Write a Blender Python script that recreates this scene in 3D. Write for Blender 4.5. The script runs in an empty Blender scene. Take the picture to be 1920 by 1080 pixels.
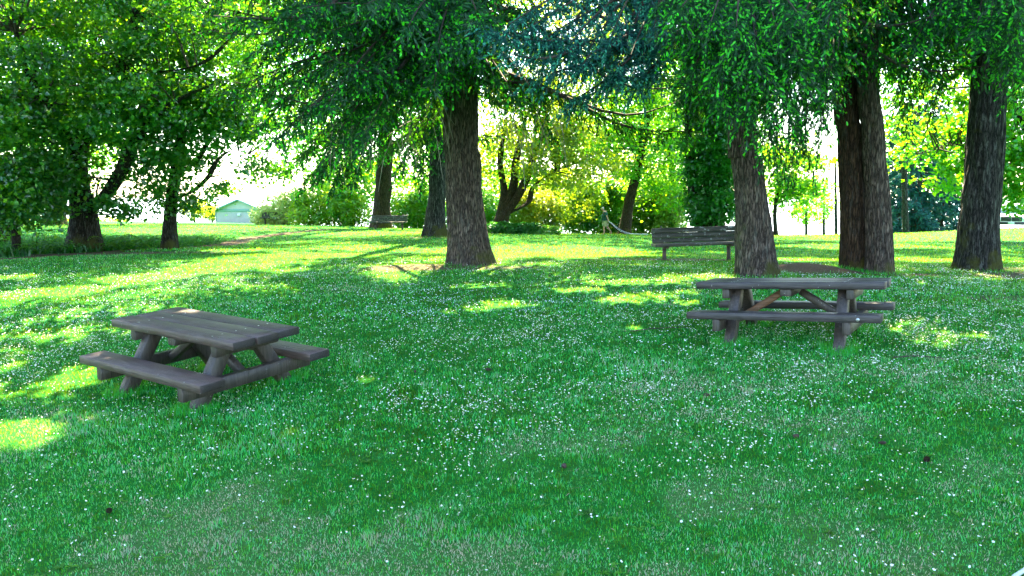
import bpy, bmesh, math, random
import numpy as np
from mathutils import Vector, Matrix

# ------------------------------------------------------------------ camera, sky, sun, exposure
SC = bpy.context.scene
EYE = 1.79; F = 1495.0; PITCH = 0.1137            # focal length in pixels of the 1920 px wide photograph
SUN_EL, SUN_AZ = 53.0, 6.0                        # degrees; azimuth measured from +Y towards +X
cam_d = bpy.data.cameras.new('camera'); cam = bpy.data.objects.new('camera', cam_d)
SC.collection.objects.link(cam); SC.camera = cam
cam_d.sensor_width = 36.0; cam_d.lens = 36.0 * F / 1920.0
cam_d.clip_start = 0.05; cam_d.clip_end = 9000
cam.location = (0, 0, EYE); cam.rotation_euler = (math.pi/2 - PITCH, 0, 0)

W = bpy.data.worlds.new('World'); SC.world = W; W.use_nodes = True
nt = W.node_tree; bg = nt.nodes['Background']
sky = nt.nodes.new('ShaderNodeTexSky'); sky.sky_type = 'NISHITA'; sky.sun_disc = False
sky.sun_elevation = math.radians(SUN_EL); sky.sun_rotation = math.radians(SUN_AZ)
sky.air_density = 1.2; sky.dust_density = 0.8; sky.ozone_density = 2.0
nt.links.new(sky.outputs[0], bg.inputs[0]); bg.inputs[1].default_value = 0.088

sun_d = bpy.data.lights.new('sun', 'SUN'); sun = bpy.data.objects.new('sun', sun_d)
SC.collection.objects.link(sun); sun_d.energy = 5.0; sun_d.angle = math.radians(0.5); sun_d.color = (1, .85, .56)
e, a = math.radians(SUN_EL), math.radians(SUN_AZ)
SUNV = Vector((math.cos(e)*math.sin(a), math.cos(e)*math.cos(a), math.sin(e)))
sun.rotation_euler = SUNV.to_track_quat('Z', 'Y').to_euler()
sun.location = (0, 0, 40)

SC.view_settings.view_transform = 'Standard'; SC.view_settings.look = 'None'
SC.view_settings.exposure = 3.7; SC.view_settings.gamma = 1.0
SC.render.engine = 'CYCLES'
cy = SC.cycles
cy.max_bounces = 7; cy.diffuse_bounces = 4; cy.glossy_bounces = 2; cy.transmission_bounces = 4; cy.transparent_max_bounces = 4
cy.use_adaptive_sampling = True; cy.adaptive_threshold = 0.02
cy.caustics_reflective = False; cy.caustics_refractive = False
cy.sample_clamp_indirect = 6
cy.use_denoising = True
try:
    cy.denoiser = 'OPENIMAGEDENOISE'; cy.denoising_input_passes = 'RGB_ALBEDO_NORMAL'
except Exception: pass

# ------------------------------------------------------------------ helpers
R0 = np.random.RandomState(7)
COL = SC.collection

_lat = np.random.RandomState(99).rand(32, 32, 32).astype(np.float32)
def noise3(p):
    p = np.asarray(p, dtype=np.float64)
    i = np.floor(p).astype(int); f = p - i; f = f*f*(3-2*f)
    i &= 31; j = (i+1) & 31
    x0, y0, z0 = i[..., 0], i[..., 1], i[..., 2]; x1, y1, z1 = j[..., 0], j[..., 1], j[..., 2]
    fx, fy, fz = f[..., 0], f[..., 1], f[..., 2]
    a = _lat[x0, y0, z0]*(1-fx)+_lat[x1, y0, z0]*fx; b = _lat[x0, y1, z0]*(1-fx)+_lat[x1, y1, z0]*fx
    c = _lat[x0, y0, z1]*(1-fx)+_lat[x1, y0, z1]*fx; d = _lat[x0, y1, z1]*(1-fx)+_lat[x1, y1, z1]*fx
    return (a*(1-fy)+b*fy)*(1-fz)+(c*(1-fy)+d*fy)*fz
def n2(x, y, s, o=0.0, oct=3):
    v = 0; am = 1; t = 0
    for k in range(oct):
        v = v + am*noise3(np.stack([x*s+o+k*5.3, y*s-o+k*3.1, np.zeros_like(x)+o*1.7+k], -1)); t += am; am *= .5; s *= 2.05
    return v/t
def sstep(a, b, x):
    t = np.clip((x-a)/(b-a), 0, 1); return t*t*(3-2*t)

def P(u, v, y):
    """the point on world depth y seen at pixel (u, v) of the photograph"""
    c, s = math.cos(PITCH), math.sin(PITCH); A = (u-960)/F; B = (540-v)/F
    d = (A, c+B*s, -s+B*c); k = y/d[1]
    return (d[0]*k, y, EYE+d[2]*k)

# terrain: smooth surface through measured ground points
_cp = [(3.53, 9.87, .05), (2.6, 10.4, .02), (4.5, 9.3, .08), (-3.42, 8.8, -.33), (-3.4, 10.5, -.23), (-3.4, 7.2, -.43), (-1.6, 8.8, -.27),
       (0, 3.2, -.42), (-3, 4, -.56), (3, 4, -.22), (0, -6, -.6), (-8, 0, -.9), (8, 0, -.1), (8, 9, .15), (-9, 9, -.5), (-20, -8, -1.2), (20, -8, .1)]
for (u, v, y) in [(885, 497, 19), (1420, 515, 16), (1625, 512, 17), (1835, 505, 18), (1300, 488, 20.5), (160, 472, 26), (318, 466, 27), (0, 493, 21),
                  (430, 462, 31), (815, 443, 34), (620, 431, 46), (725, 431, 48), (1135, 440, 50), (980, 439, 47), (1172, 439, 54), (1330, 441, 46),
                  (1458, 443, 50), (1600, 441, 52), (1760, 440, 52), (1895, 428, 47), (2300, 428, 47), (0, 428, 40), (0, 421, 62), (-500, 424, 60), (300, 421, 75), (600, 424, 75),
                  (440, 421, 112), (0, 420, 112), (700, 425, 60), (1260, 470, 26), (1560, 470, 26), (1800, 470, 26), (1050, 470, 25.5), (2200, 480, 25)]:
    _cp.append(P(u, v, y))
for x, y, z in [(8, 75, -2.6), (20, 75, -2.6), (40, 75, -2.6), (70, 75, -2.6), (90, 50, -1), (20, 110, -7), (60, 110, -7), (110, 110, -7), (-20, 112, -2.6),
                (-110, 60, -1), (-110, 110, -3), (-60, 150, -7), (0, 150, -9), (60, 150, -9), (-60, 0, -2), (60, 0, 1), (0, -60, -1), (-60, -60, -2), (60, -60, 1)]:
    _cp.append((x, y, z))
_cp = np.array(_cp); _c2 = 2.5**2
def _k(dx, dy): return np.sqrt(dx*dx+dy*dy+_c2)
_A = _k(_cp[:, None, 0]-_cp[None, :, 0], _cp[:, None, 1]-_cp[None, :, 1])
_n = len(_cp); _M = np.zeros((_n+3, _n+3)); _M[:_n, :_n] = _A - np.eye(_n)*.25
_M[:_n, _n] = 1; _M[:_n, _n+1] = _cp[:, 0]; _M[:_n, _n+2] = _cp[:, 1]; _M[_n:, :_n] = _M[:_n, _n:].T
_w = np.linalg.solve(_M, np.r_[_cp[:, 2], 0, 0, 0])
def gz(x, y):
    x = np.asarray(x, float); y = np.asarray(y, float); sh = x.shape; xf = x.ravel(); yf = y.ravel()
    out = np.empty(xf.shape)
    for s in range(0, len(xf), 200000):
        X = xf[s:s+200000]; Y = yf[s:s+200000]
        v = _w[_n]+_w[_n+1]*X+_w[_n+2]*Y
        for q in range(_n): v = v + _w[q]*np.sqrt((X-_cp[q, 0])**2+(Y-_cp[q, 1])**2+_c2)
        r = np.sqrt(X*X+(Y-20)**2)
        k = sstep(125, 200, r)
        v = v*(1-k)+(-12)*k
        # the low mound of bare soil between the right-hand trunks
        v = v + .17*np.exp(-(((X-6.35)/.9)**2+((Y-17.2)/.8)**2)) + .07*np.exp(-(((X+2.2)/1.6)**2+((Y-18.6)/.7)**2))
        v = v + .03*(n2(X, Y, .9, 3.0, 2)-.5) + .012*(n2(X, Y, 4.2, 9.0, 2)-.5)
        out[s:s+200000] = v
    return out.reshape(sh)
def gz1(x, y): return float(gz(np.array([x]), np.array([y]))[0])
def G(u, y):
    """ground point in photo column u at depth y"""
    x = (u-960)/F*(y*math.cos(PITCH)+.2)
    return (x, y, gz1(x, y))

def ground_at(u, v):
    lo, hi = 2.0, 60.0
    for _ in range(30):
        m = (lo+hi)/2; p = P(u, v, m)
        if p[2] > gz1(p[0], p[1]): lo = m
        else: hi = m
    p = P(u, v, lo); return (p[0], p[1], gz1(p[0], p[1]))
# the openings in the crowns through which the sun reaches the lawn, as (centre, half widths)
GAPS = []
for (u, v, ru, rv) in [(20, 824, 80, 24), (118, 722, 62, 15), (170, 697, 40, 10), (1745, 634, 95, 20), (1715, 608, 70, 9), (1800, 652, 40, 9), (930, 571, 70, 11), (862, 585, 34, 7), (763, 577, 20, 5), (1195, 560, 75, 10),
                       (1215, 527, 110, 6), (1150, 531, 55, 4), (895, 537, 60, 5), (1190, 609, 34, 9), (1290, 570, 30, 5), (40, 551, 50, 9), (130, 546, 80, 8), (265, 523, 80, 7), (330, 516, 40, 4), (20, 520, 40, 4),
                       (480, 492, 100, 5), (600, 480, 110, 6), (690, 465, 90, 6), (540, 508, 50, 3), (395, 505, 60, 3), (800, 470, 60, 6), (1050, 472, 190, 12), (1860, 640, 30, 6), (1905, 520, 24, 18), (1690, 530, 40, 5), (1090, 545, 40, 4), (815, 535, 30, 3),
                       (1500, 488, 70, 4), (1700, 486, 90, 5), (1560, 462, 110, 5), (1760, 462, 150, 6), (1620, 500, 60, 2), (1330, 520, 40, 4), (440, 470, 60, 4), (720, 437, 150, 5)]:
    c = ground_at(u, v); dn = ground_at(u, v+rv); GAPS.append((c, ru/F*c[1], max(.12, abs(c[1]-dn[1]))))
_t = P(352, 588, 9.45); GAPS.append(((_t[0], _t[1], .42), .26, .16))
_SX, _SY = SUNV.x/SUNV.z, SUNV.y/SUNV.z
def open_to_sun(p, grow=1.0):
    """True for foliage (world points) that would stand in one of the sunlit openings"""
    hit = np.zeros(len(p), bool)
    for (c, rx, ry) in GAPS:
        dx = p[:, 0]-(p[:, 2]-c[2])*_SX-c[0]; dy = p[:, 1]-(p[:, 2]-c[2])*_SY-c[1]
        near = (np.abs(dx) < rx*1.6) & (np.abs(dy) < ry*1.6+.3) & (p[:, 2] > c[2]+2.6)
        if near.any():
            q = p[near]; w = noise3(np.stack([dx[near]*2.2+c[0], dy[near]*2.2, q[:, 2]*.0], -1))
            hit[np.where(near)[0]] |= ((q[:, 2] > c[2]+5.2) | (noise3(q*3.1) > .36)) & (np.sqrt((dx[near]/(rx+.10))**2+(dy[near]/(ry+.10))**2) < (.72+.55*w)*grow)
    return hit
def tag(o, label=None, cat=None, group=None, kind=None):
    if label: o['label'] = label
    if cat: o['category'] = cat
    if group: o['group'] = group
    if kind: o['kind'] = kind
    return o
def empty(name, loc, rz=0, label=None, cat=None, group=None):
    o = bpy.data.objects.new(name, None); COL.objects.link(o); o.location = loc; o.rotation_euler = (0, 0, rz)
    o.empty_display_size = .2
    return tag(o, label, cat, group)
def mesh_np(name, V, FA, mat, parent=None, tint=None, smooth=False, loc=None):
    """V (n,3); FA list of (m,k) int arrays (k = 3 or 4)"""
    V = np.asarray(V, dtype=np.float32)
    me = bpy.data.meshes.new(name)
    me.vertices.add(len(V)); me.vertices.foreach_set('co', V.ravel())
    if not isinstance(FA, list): FA = [FA]
    FA = [f for f in FA if len(f)]
    li = np.concatenate([f.ravel() for f in FA]).astype(np.int32)
    tot = np.concatenate([np.full(len(f), f.shape[1], np.int32) for f in FA])
    st = np.concatenate([[0], np.cumsum(tot)[:-1]]).astype(np.int32)
    me.loops.add(len(li)); me.loops.foreach_set('vertex_index', li)
    me.polygons.add(len(tot)); me.polygons.foreach_set('loop_start', st); me.polygons.foreach_set('loop_total', tot)
    if smooth: me.polygons.foreach_set('use_smooth', np.ones(len(tot), dtype=bool))
    me.update(calc_edges=True)
    if tint is not None:
        at = me.attributes.new('tint', 'FLOAT', 'POINT'); at.data.foreach_set('value', np.asarray(tint, dtype=np.float32))
    me.materials.append(mat)
    o = bpy.data.objects.new(name, me); COL.objects.link(o)
    if parent is not None: o.parent = parent
    if loc is not None: o.location = loc
    return o
def copy_tree(o, parent=None):
    c = o.copy(); COL.objects.link(c)
    if parent: c.parent = parent
    for ch in list(o.children): copy_tree(ch, c)
    return c

class MB:
    """collects boxes, bars and tubes for ONE mesh"""
    def __init__(s): s.V = []; s.Q = []; s.n = 0
    def add(s, V, Q):
        s.V.append(np.asarray(V, float)); s.Q.append((np.asarray(Q)+s.n)); s.n += len(V)
    def bar(s, p, q, w, h, up=(0, 0, 1), bev=.006, seg=1, jit=0.0, seed=0):
        """a bevelled bar from p to q, w wide (sideways) and h deep (along up)"""
        p = np.array(p, float); q = np.array(q, float); d = q-p; L = np.linalg.norm(d); d /= L
        u = np.array(up, float); sd = np.cross(d, u); sd /= np.linalg.norm(sd); u = np.cross(sd, d)
        b = min(bev, w*.3, h*.3); a, c = w/2, h/2
        ring = [(-a+b, -c), (a-b, -c), (a, -c+b), (a, c-b), (a-b, c), (-a+b, c), (-a, c-b), (-a, -c+b)]
        ts = [0, b*.7, *[L*(k/seg) for k in range(1, seg)], L-b*.7, L]
        rs = np.random.RandomState(seed+int(abs(p[0]*997+q[1]*131+L*71))%9999)
        V = []
        for i, t in enumerate(ts):
            k = 1 if 0 < i < len(ts)-1 else .0
            for (x, y) in ring:
                xx = x if k else x - math.copysign(min(b, abs(x))*.7, x); yy = y if k else y-math.copysign(min(b, abs(y))*.7, y)
                V.append(p+d*t+sd*(xx+jit*rs.randn()*k)+u*(yy+jit*rs.randn()*k))
        Q = []
        for i in range(len(ts)-1):
            for j in range(8): Q.append((i*8+j, i*8+(j+1) % 8, (i+1)*8+(j+1) % 8, (i+1)*8+j))
        m = (len(ts)-1)*8
        for o, rev in ((0, True), (m, False)):
            for f in ((0, 1, 2, 7), (7, 2, 3, 6), (6, 3, 4, 5)):
                f = [o+k for k in f]; Q.append(tuple(reversed(f)) if rev else tuple(f))
        s.add(V, Q); return s
    def box(s, c, size, bev=.006):
        c = np.array(c, float); x = np.array([size[0]/2, 0, 0])
        return s.bar(c-x, c+x, size[1], size[2], bev=bev)
    def tube(s, pts, rad, seg=8, cap=True):
        pts = np.array(pts, float); rad = np.broadcast_to(rad, len(pts)); n = len(pts)
        T = np.gradient(pts, axis=0); T /= np.linalg.norm(T, axis=1)[:, None]+1e-9
        ref = np.array([0, 0, 1.0]) if abs(T[0, 2]) < .8 else np.array([1.0, 0, 0])
        V = []
        for i in range(n):
            A = np.cross(T[i], ref); A /= np.linalg.norm(A)+1e-9; B = np.cross(A, T[i]); ref = np.cross(A, T[i])*1.0
            for k in range(seg):
                t = 2*math.pi*k/seg; V.append(pts[i]+rad[i]*(A*math.cos(t)+B*math.sin(t)))
        Q = [(i*seg+k, i*seg+(k+1) % seg, (i+1)*seg+(k+1) % seg, (i+1)*seg+k) for i in range(n-1) for k in range(seg)]
        if cap:
            for i in (0, n-1):
                V.append(pts[i]); c = len(V)-1
                for k in range(seg):
                    a_, b_ = i*seg+k, i*seg+(k+1) % seg
                    Q.append((b_, a_, c, c) if i == 0 else (a_, b_, c, c))
        s.add(V, Q); return s
    def build(s, name, mat, parent=None, smooth=False):
        V = np.concatenate(s.V); Q = np.concatenate(s.Q)
        tri = Q[:, 2] == Q[:, 3]
        return mesh_np(name, V, [Q[~tri], Q[tri][:, :3]], mat, parent, smooth=smooth)

# ------------------------------------------------------------------ materials
def newmat(name):
    m = bpy.data.materials.new(name); m.use_nodes = True; n = m.node_tree; n.nodes.clear()
    out = n.nodes.new('ShaderNodeOutputMaterial'); return m, n, out
def nd(n, t, **kw):
    x = n.nodes.new(t)
    for k, v in kw.items():
        if k.startswith('i_'): x.inputs[k[2:].replace('_', ' ')].default_value = v
        else: setattr(x, k, v)
    return x
def ramp(n, stops, interp='LINEAR'):
    r = n.nodes.new('ShaderNodeValToRGB'); cr = r.color_ramp; cr.interpolation = interp
    while len(cr.elements) < len(stops): cr.elements.new(.5)
    for el, (p, c) in zip(cr.elements, stops): el.position = p; el.color = (*c, 1) if len(c) == 3 else c
    return r
def mixc(n, f, a, b, mode='MIX'):
    m = n.nodes.new('ShaderNodeMix'); m.data_type = 'RGBA'; m.blend_type = mode
    for s, v in ((0, f), (6, a), (7, b)):
        if hasattr(v, 'default_value') or hasattr(v, 'links'): n.links.new(v, m.inputs[s])
        else: m.inputs[s].default_value = v if s == 0 else (*v, 1)
    return m.outputs[2]

def leaf_mat(name, stops, tstops, trans=.45, gloss=.05, rough=.4):
    """foliage: tint attribute -> colour; part of the light passes through the leaf"""
    m, n, out = newmat(name)
    at = nd(n, 'ShaderNodeAttribute', attribute_name='tint')
    c1 = ramp(n, stops); c2 = ramp(n, tstops)
    n.links.new(at.outputs['Fac'], c1.inputs[0]); n.links.new(at.outputs['Fac'], c2.inputs[0])
    df = nd(n, 'ShaderNodeBsdfDiffuse'); tr = nd(n, 'ShaderNodeBsdfTranslucent'); gl = nd(n, 'ShaderNodeBsdfGlossy'); gl.inputs['Roughness'].default_value = rough
    n.links.new(c1.outputs[0], df.inputs[0]); n.links.new(c2.outputs[0], tr.inputs[0])
    gl.inputs[0].default_value = (.9, .95, 1, 1)
    m1 = nd(n, 'ShaderNodeMixShader'); m1.inputs[0].default_value = trans
    m2 = nd(n, 'ShaderNodeMixShader'); m2.inputs[0].default_value = gloss
    n.links.new(df.outputs[0], m1.inputs[1]); n.links.new(tr.outputs[0], m1.inputs[2])
    n.links.new(m1.outputs[0], m2.inputs[1]); n.links.new(gl.outputs[0], m2.inputs[2])
    n.links.new(m2.outputs[0], out.inputs[0]); return m

def bark_mat(name, dark, light, moss=0.25, mosscol=(.07, .075, .015), lichen=.2, scale=1.0, ridge=.5):
    m, n, out = newmat(name)
    tc = nd(n, 'ShaderNodeTexCoord'); mp = nd(n, 'ShaderNodeMapping'); mp.inputs['Scale'].default_value = (13*scale, 13*scale, 2.1*scale)
    n.links.new(tc.outputs['Object'], mp.inputs[0])
    ns = nd(n, 'ShaderNodeTexNoise', i_Scale=1.6, i_Detail=8.0, i_Roughness=.62, i_Distortion=.5); n.links.new(mp.outputs[0], ns.inputs[0])
    vo = nd(n, 'ShaderNodeTexVoronoi', feature='DISTANCE_TO_EDGE'); vo.inputs['Scale'].default_value = 1.7
    mp2 = nd(n, 'ShaderNodeMixRGB') if False else None
    add = nd(n, 'ShaderNodeVectorMath', operation='ADD'); n.links.new(mp.outputs[0], add.inputs[0]); 
    sc = nd(n, 'ShaderNodeVectorMath', operation='SCALE'); sc.inputs[3].default_value = 1.2; n.links.new(ns.outputs['Color'], sc.inputs[0]); n.links.new(sc.outputs[0], add.inputs[1])
    n.links.new(add.outputs[0], vo.inputs[0])
    rv = ramp(n, [(0, (0, 0, 0)), (.28, (1, 1, 1))]); n.links.new(vo.outputs['Distance'], rv.inputs[0])
    base = ramp(n, [(.3, dark), (.68, light)]); n.links.new(ns.outputs[0], base.inputs[0])
    c = mixc(n, rv.outputs[0], tuple(x*.38 for x in dark), base.outputs[0])
    # lichen flecks and moss
    nl = nd(n, 'ShaderNodeTexNoise', i_Scale=1.4, i_Detail=7.0, i_Roughness=.72); n.links.new(mp.outputs[0], nl.inputs[0])
    rl = ramp(n, [(.52, (0, 0, 0)), (.72, (min(1, lichen*2.2),)*3)]); n.links.new(nl.outputs[0], rl.inputs[0])
    c = mixc(n, rl.outputs[0], c, (.19, .21, .19))
    nm = nd(n, 'ShaderNodeTexNoise', i_Scale=1.9, i_Detail=5.0, i_Roughness=.6); n.links.new(tc.outputs['Object'], nm.inputs[0])
    sx = nd(n, 'ShaderNodeSeparateXYZ'); n.links.new(tc.outputs['Object'], sx.inputs[0])
    mr = nd(n, 'ShaderNodeMapRange'); mr.inputs[1].default_value = 0; mr.inputs[2].default_value = 1.4; mr.inputs[3].default_value = moss; mr.inputs[4].default_value = -.05
    n.links.new(sx.outputs[2], mr.inputs[0])
    ad = nd(n, 'ShaderNodeMath', operation='ADD'); n.links.new(nm.outputs[0], ad.inputs[0]); n.links.new(mr.outputs[0], ad.inputs[1])
    rm = ramp(n, [(.60, (0, 0, 0)), (.74, (.85, .85, .85))]); n.links.new(ad.outputs[0], rm.inputs[0])
    c = mixc(n, rm.outputs[0], c, mosscol)
    b = nd(n, 'ShaderNodeBsdfPrincipled'); b.inputs['Roughness'].default_value = .9; b.inputs['Specular IOR Level'].default_value = .2
    n.links.new(c, b.inputs['Base Color'])
    hm = nd(n, 'ShaderNodeMath', operation='MULTIPLY_ADD'); n.links.new(rv.outputs[0], hm.inputs[0]); hm.inputs[1].default_value = ridge; n.links.new(ns.outputs[0], hm.inputs[2])
    bu = nd(n, 'ShaderNodeBump'); bu.inputs['Strength'].default_value = 1.0; bu.inputs['Distance'].default_value = .045
    n.links.new(hm.outputs[0], bu.inputs['Height']); n.links.new(bu.outputs[0], b.inputs['Normal'])
    n.links.new(b.outputs[0], out.inputs[0]); return m

def wood_mat(name, dark, light, axis=0, lichen=0.0, lichcol=(.45, .5, .47), stain=(.02, .016, .014), lsc=17.0):
    m, n, out = newmat(name)
    tc = nd(n, 'ShaderNodeTexCoord'); mp = nd(n, 'ShaderNodeMapping')
    s = [22, 22, 22]; s[axis] = 1.6; mp.inputs['Scale'].default_value = s
    n.links.new(tc.outputs['Object'], mp.inputs[0])
    ns = nd(n, 'ShaderNodeTexNoise', i_Scale=2.2, i_Detail=9.0, i_Roughness=.65, i_Distortion=.35); n.links.new(mp.outputs[0], ns.inputs[0])
    rp = ramp(n, [(.28, dark), (.5, tuple((a+b)/2 for a, b in zip(dark, light))), (.72, light)]); n.links.new(ns.outputs[0], rp.inputs[0])
    n2_ = nd(n, 'ShaderNodeTexNoise', i_Scale=2.6, i_Detail=6.0, i_Roughness=.6); n.links.new(tc.outputs['Object'], n2_.inputs[0])
    r2 = ramp(n, [(.42, (0, 0, 0)), (.66, (.75, .75, .75))]); n.links.new(n2_.outputs[0], r2.inputs[0])
    c = mixc(n, r2.outputs[0], rp.outputs[0], stain)
    mp3 = nd(n, 'ShaderNodeMapping'); s3 = [60, 60, 60]; s3[axis] = 1.1; mp3.inputs['Scale'].default_value = s3; n.links.new(tc.outputs['Object'], mp3.inputs[0])
    n3 = nd(n, 'ShaderNodeTexNoise', i_Scale=1.0, i_Detail=3.0); n.links.new(mp3.outputs[0], n3.inputs[0])
    r3 = ramp(n, [(.64, (0, 0, 0)), (.70, (.9, .9, .9))]); n.links.new(n3.outputs[0], r3.inputs[0])
    c = mixc(n, r3.outputs[0], c, (.008, .006, .006))
    nl = nd(n, 'ShaderNodeTexNoise', i_Scale=lsc, i_Detail=5.0, i_Roughness=.72); n.links.new(tc.outputs['Object'], nl.inputs[0])
    rl = ramp(n, [(.67-lichen*.12, (0, 0, 0)), (.70-lichen*.10, (.95, .95, .95))]); n.links.new(nl.outputs[0], rl.inputs[0])
    c = mixc(n, rl.outputs[0], c, lichcol)
    ge = nd(n, 'ShaderNodeNewGeometry'); ri = ramp(n, [(0, (.62, .62, .62)), (1, (1.25, 1.2, 1.15))]); n.links.new(ge.outputs['Random Per Island'], ri.inputs[0])
    c = mixc(n, 1.0, c, ri.outputs[0], 'MULTIPLY')
    # plank ends darkened: end grain plus shade put into the colour
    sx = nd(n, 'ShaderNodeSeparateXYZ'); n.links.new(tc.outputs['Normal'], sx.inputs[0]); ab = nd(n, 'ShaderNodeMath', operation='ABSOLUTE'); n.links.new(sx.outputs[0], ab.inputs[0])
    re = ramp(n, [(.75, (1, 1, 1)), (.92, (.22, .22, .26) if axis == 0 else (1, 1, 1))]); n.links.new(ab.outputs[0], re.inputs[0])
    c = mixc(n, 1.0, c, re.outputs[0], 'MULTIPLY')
    b = nd(n, 'ShaderNodeBsdfPrincipled'); b.inputs['Roughness'].default_value = .5; b.inputs['Specular IOR Level'].default_value = .5
    n.links.new(c, b.inputs['Base Color'])
    bu = nd(n, 'ShaderNodeBump'); bu.inputs['Strength'].default_value = .9; bu.inputs['Distance'].default_value = .008
    sb = nd(n, 'ShaderNodeMath', operation='SUBTRACT'); n.links.new(ns.outputs[0], sb.inputs[0]); n.links.new(r3.outputs[0], sb.inputs[1])
    n.links.new(sb.outputs[0], bu.inputs['Height']); n.links.new(bu.outputs[0], b.inputs['Normal'])
    n.links.new(b.outputs[0], out.inputs[0]); return m

def plain(name, col, rough=.5, metal=0.0, var=.0, scale=6.0, spec=.5):
    m, n, out = newmat(name); b = nd(n, 'ShaderNodeBsdfPrincipled')
    b.inputs['Roughness'].default_value = rough; b.inputs['Metallic'].default_value = metal; b.inputs['Specular IOR Level'].default_value = spec
    tc = nd(n, 'ShaderNodeTexCoord'); ns = nd(n, 'ShaderNodeTexNoise', i_Scale=scale, i_Detail=5.0); n.links.new(tc.outputs['Object'], ns.inputs[0])
    r = ramp(n, [(.3, tuple(x*(1-var) for x in col)), (.7, tuple(min(1, x*(1+var)) for x in col))]); n.links.new(ns.outputs[0], r.inputs[0])
    n.links.new(r.outputs[0], b.inputs['Base Color']); n.links.new(b.outputs[0], out.inputs[0]); return m

# leaf palettes (tint 0 .. 1)
M_MAPLE = leaf_mat('maple_leaf', [(0, (.004, .05, .016)), (.5, (.008, .12, .014)), (1, (.08, .36, .03))], [(0, (.03, .20, .004)), (.5, (.13, .46, .004)), (1, (.52, .74, .01))], .46, .06, .3)
M_BRIGHT = leaf_mat('bright_leaf', [(0, (.004, .11, .010)), (.5, (.015, .22, .012)), (1, (.10, .34, .01))], [(0, (.07, .36, .004)), (.5, (.20, .58, .006)), (1, (.55, .72, .01))], .55, .04, .4)
M_YELLOW = leaf_mat('olive_leaf', [(0, (.02, .08, .004)), (.5, (.09, .17, .006)), (1, (.20, .26, .01))], [(0, (.10, .24, .004)), (.5, (.34, .50, .006)), (1, (.75, .70, .02))], .5, .04, .4)
M_SILVER = leaf_mat('pale_leaf', [(0, (.02, .13, .03)), (.5, (.10, .28, .06)), (1, (.36, .56, .14))], [(0, (.16, .38, .02)), (.5, (.55, .66, .06)), (1, (.88, .86, .35))], .55, .03, .35)
M_IVY = leaf_mat('ivy_leaf', [(0, (.003, .06, .006)), (1, (.012, .19, .01))], [(0, (.02, .16, .003)), (1, (.10, .45, .005))], .35, .05, .35)
M_NEEDLE = leaf_mat('conifer_needle', [(0, (.003, .035, .016)), (.55, (.006, .09, .022)), (.8, (.012, .26, .018)), (1, (.06, .75, .015))], [(0, (.02, .08, .006)), (.55, (.08, .22, .005)), (.8, (.16, .46, .005)), (1, (.22, .70, .005))], .34, .03, .45)
M_BLUE = leaf_mat('blue_needle', [(0, (.006, .06, .065)), (.5, (.018, .14, .115)), (.8, (.04, .24, .17)), (1, (.05, .42, .22))], [(0, (.02, .07, .05)), (1, (.05, .25, .12))], .2, .03, .45)
M_DARKCON = leaf_mat('far_needle', [(0, (.008, .07, .07)), (1, (.03, .18, .15))], [(0, (.02, .07, .05)), (1, (.05, .16, .10))], .2, .03, .5)
M_GRASS = leaf_mat('grass_blade', [(0, (.0005, .06, .004)), (.33, (.0008, .46, .028)), (.62, (.012, .58, .19)), (.82, (.13, .42, .24)), (1, (.42, .38, .31))],
                   [(0, (.20, .34, .001)), (.33, (.33, .50, .001)), (.62, (.42, .50, .006)), (.82, (.46, .48, .06)), (1, (.60, .44, .14))], .36, .012, .45)
M_FERN = leaf_mat('fern_frond', [(0, (.02, .10, .01)), (1, (.07, .24, .015))], [(0, (.08, .30, .01)), (1, (.28, .58, .02))], .4, .03, .5)
M_DEAD = leaf_mat('dead_moss_curtain', [(0, (.05, .05, .015)), (1, (.14, .13, .04))], [(0, (.20, .17, .02)), (1, (.55, .48, .06))], .5, .0, .6)
M_PETAL = leaf_mat('white_petal', [(0, (.72, .78, .80)), (1, (.86, .88, .88))], [(0, (.7, .75, .7)), (1, (.8, .82, .8))], .25, .0, .6)
M_DISC = plain('daisy_disc', (.75, .55, .05), .7)
M_BARK = bark_mat('fir_bark', (.050, .036, .030), (.23, .175, .145), .12, lichen=.22)
M_BARKR = bark_mat('reddish_bark', (.030, .018, .010), (.10, .058, .034), .15, lichen=.12, mosscol=(.08, .07, .01))
M_BARKD = bark_mat('dark_mossy_bark', (.018, .018, .018), (.075, .072, .068), .20, lichen=.55)
M_BARKM = bark_mat('maple_bark', (.012, .010, .008), (.06, .048, .038), .18, lichen=.35, scale=1.3)
M_TWIG = plain('twig_wood', (.045, .033, .024), .9, var=.4)
M_PALETWIG = plain('lichen_covered_twig', (.22, .21, .17), .9, var=.4)
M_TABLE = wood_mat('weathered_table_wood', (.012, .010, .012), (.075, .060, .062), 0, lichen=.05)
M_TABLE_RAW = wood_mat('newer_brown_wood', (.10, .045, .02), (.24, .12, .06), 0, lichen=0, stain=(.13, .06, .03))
M_TABLEX = wood_mat('weathered_frame_wood', (.012, .009, .008), (.095, .074, .064), 2, lichen=.05)
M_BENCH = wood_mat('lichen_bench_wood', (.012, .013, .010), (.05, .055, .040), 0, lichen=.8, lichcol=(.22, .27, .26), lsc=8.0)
M_IRON = plain('rusty_iron', (.07, .055, .05), .8, .3, .3)
M_BOLT = plain('galvanised_bolt', (.55, .55, .52), .4, .8, .1)

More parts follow.
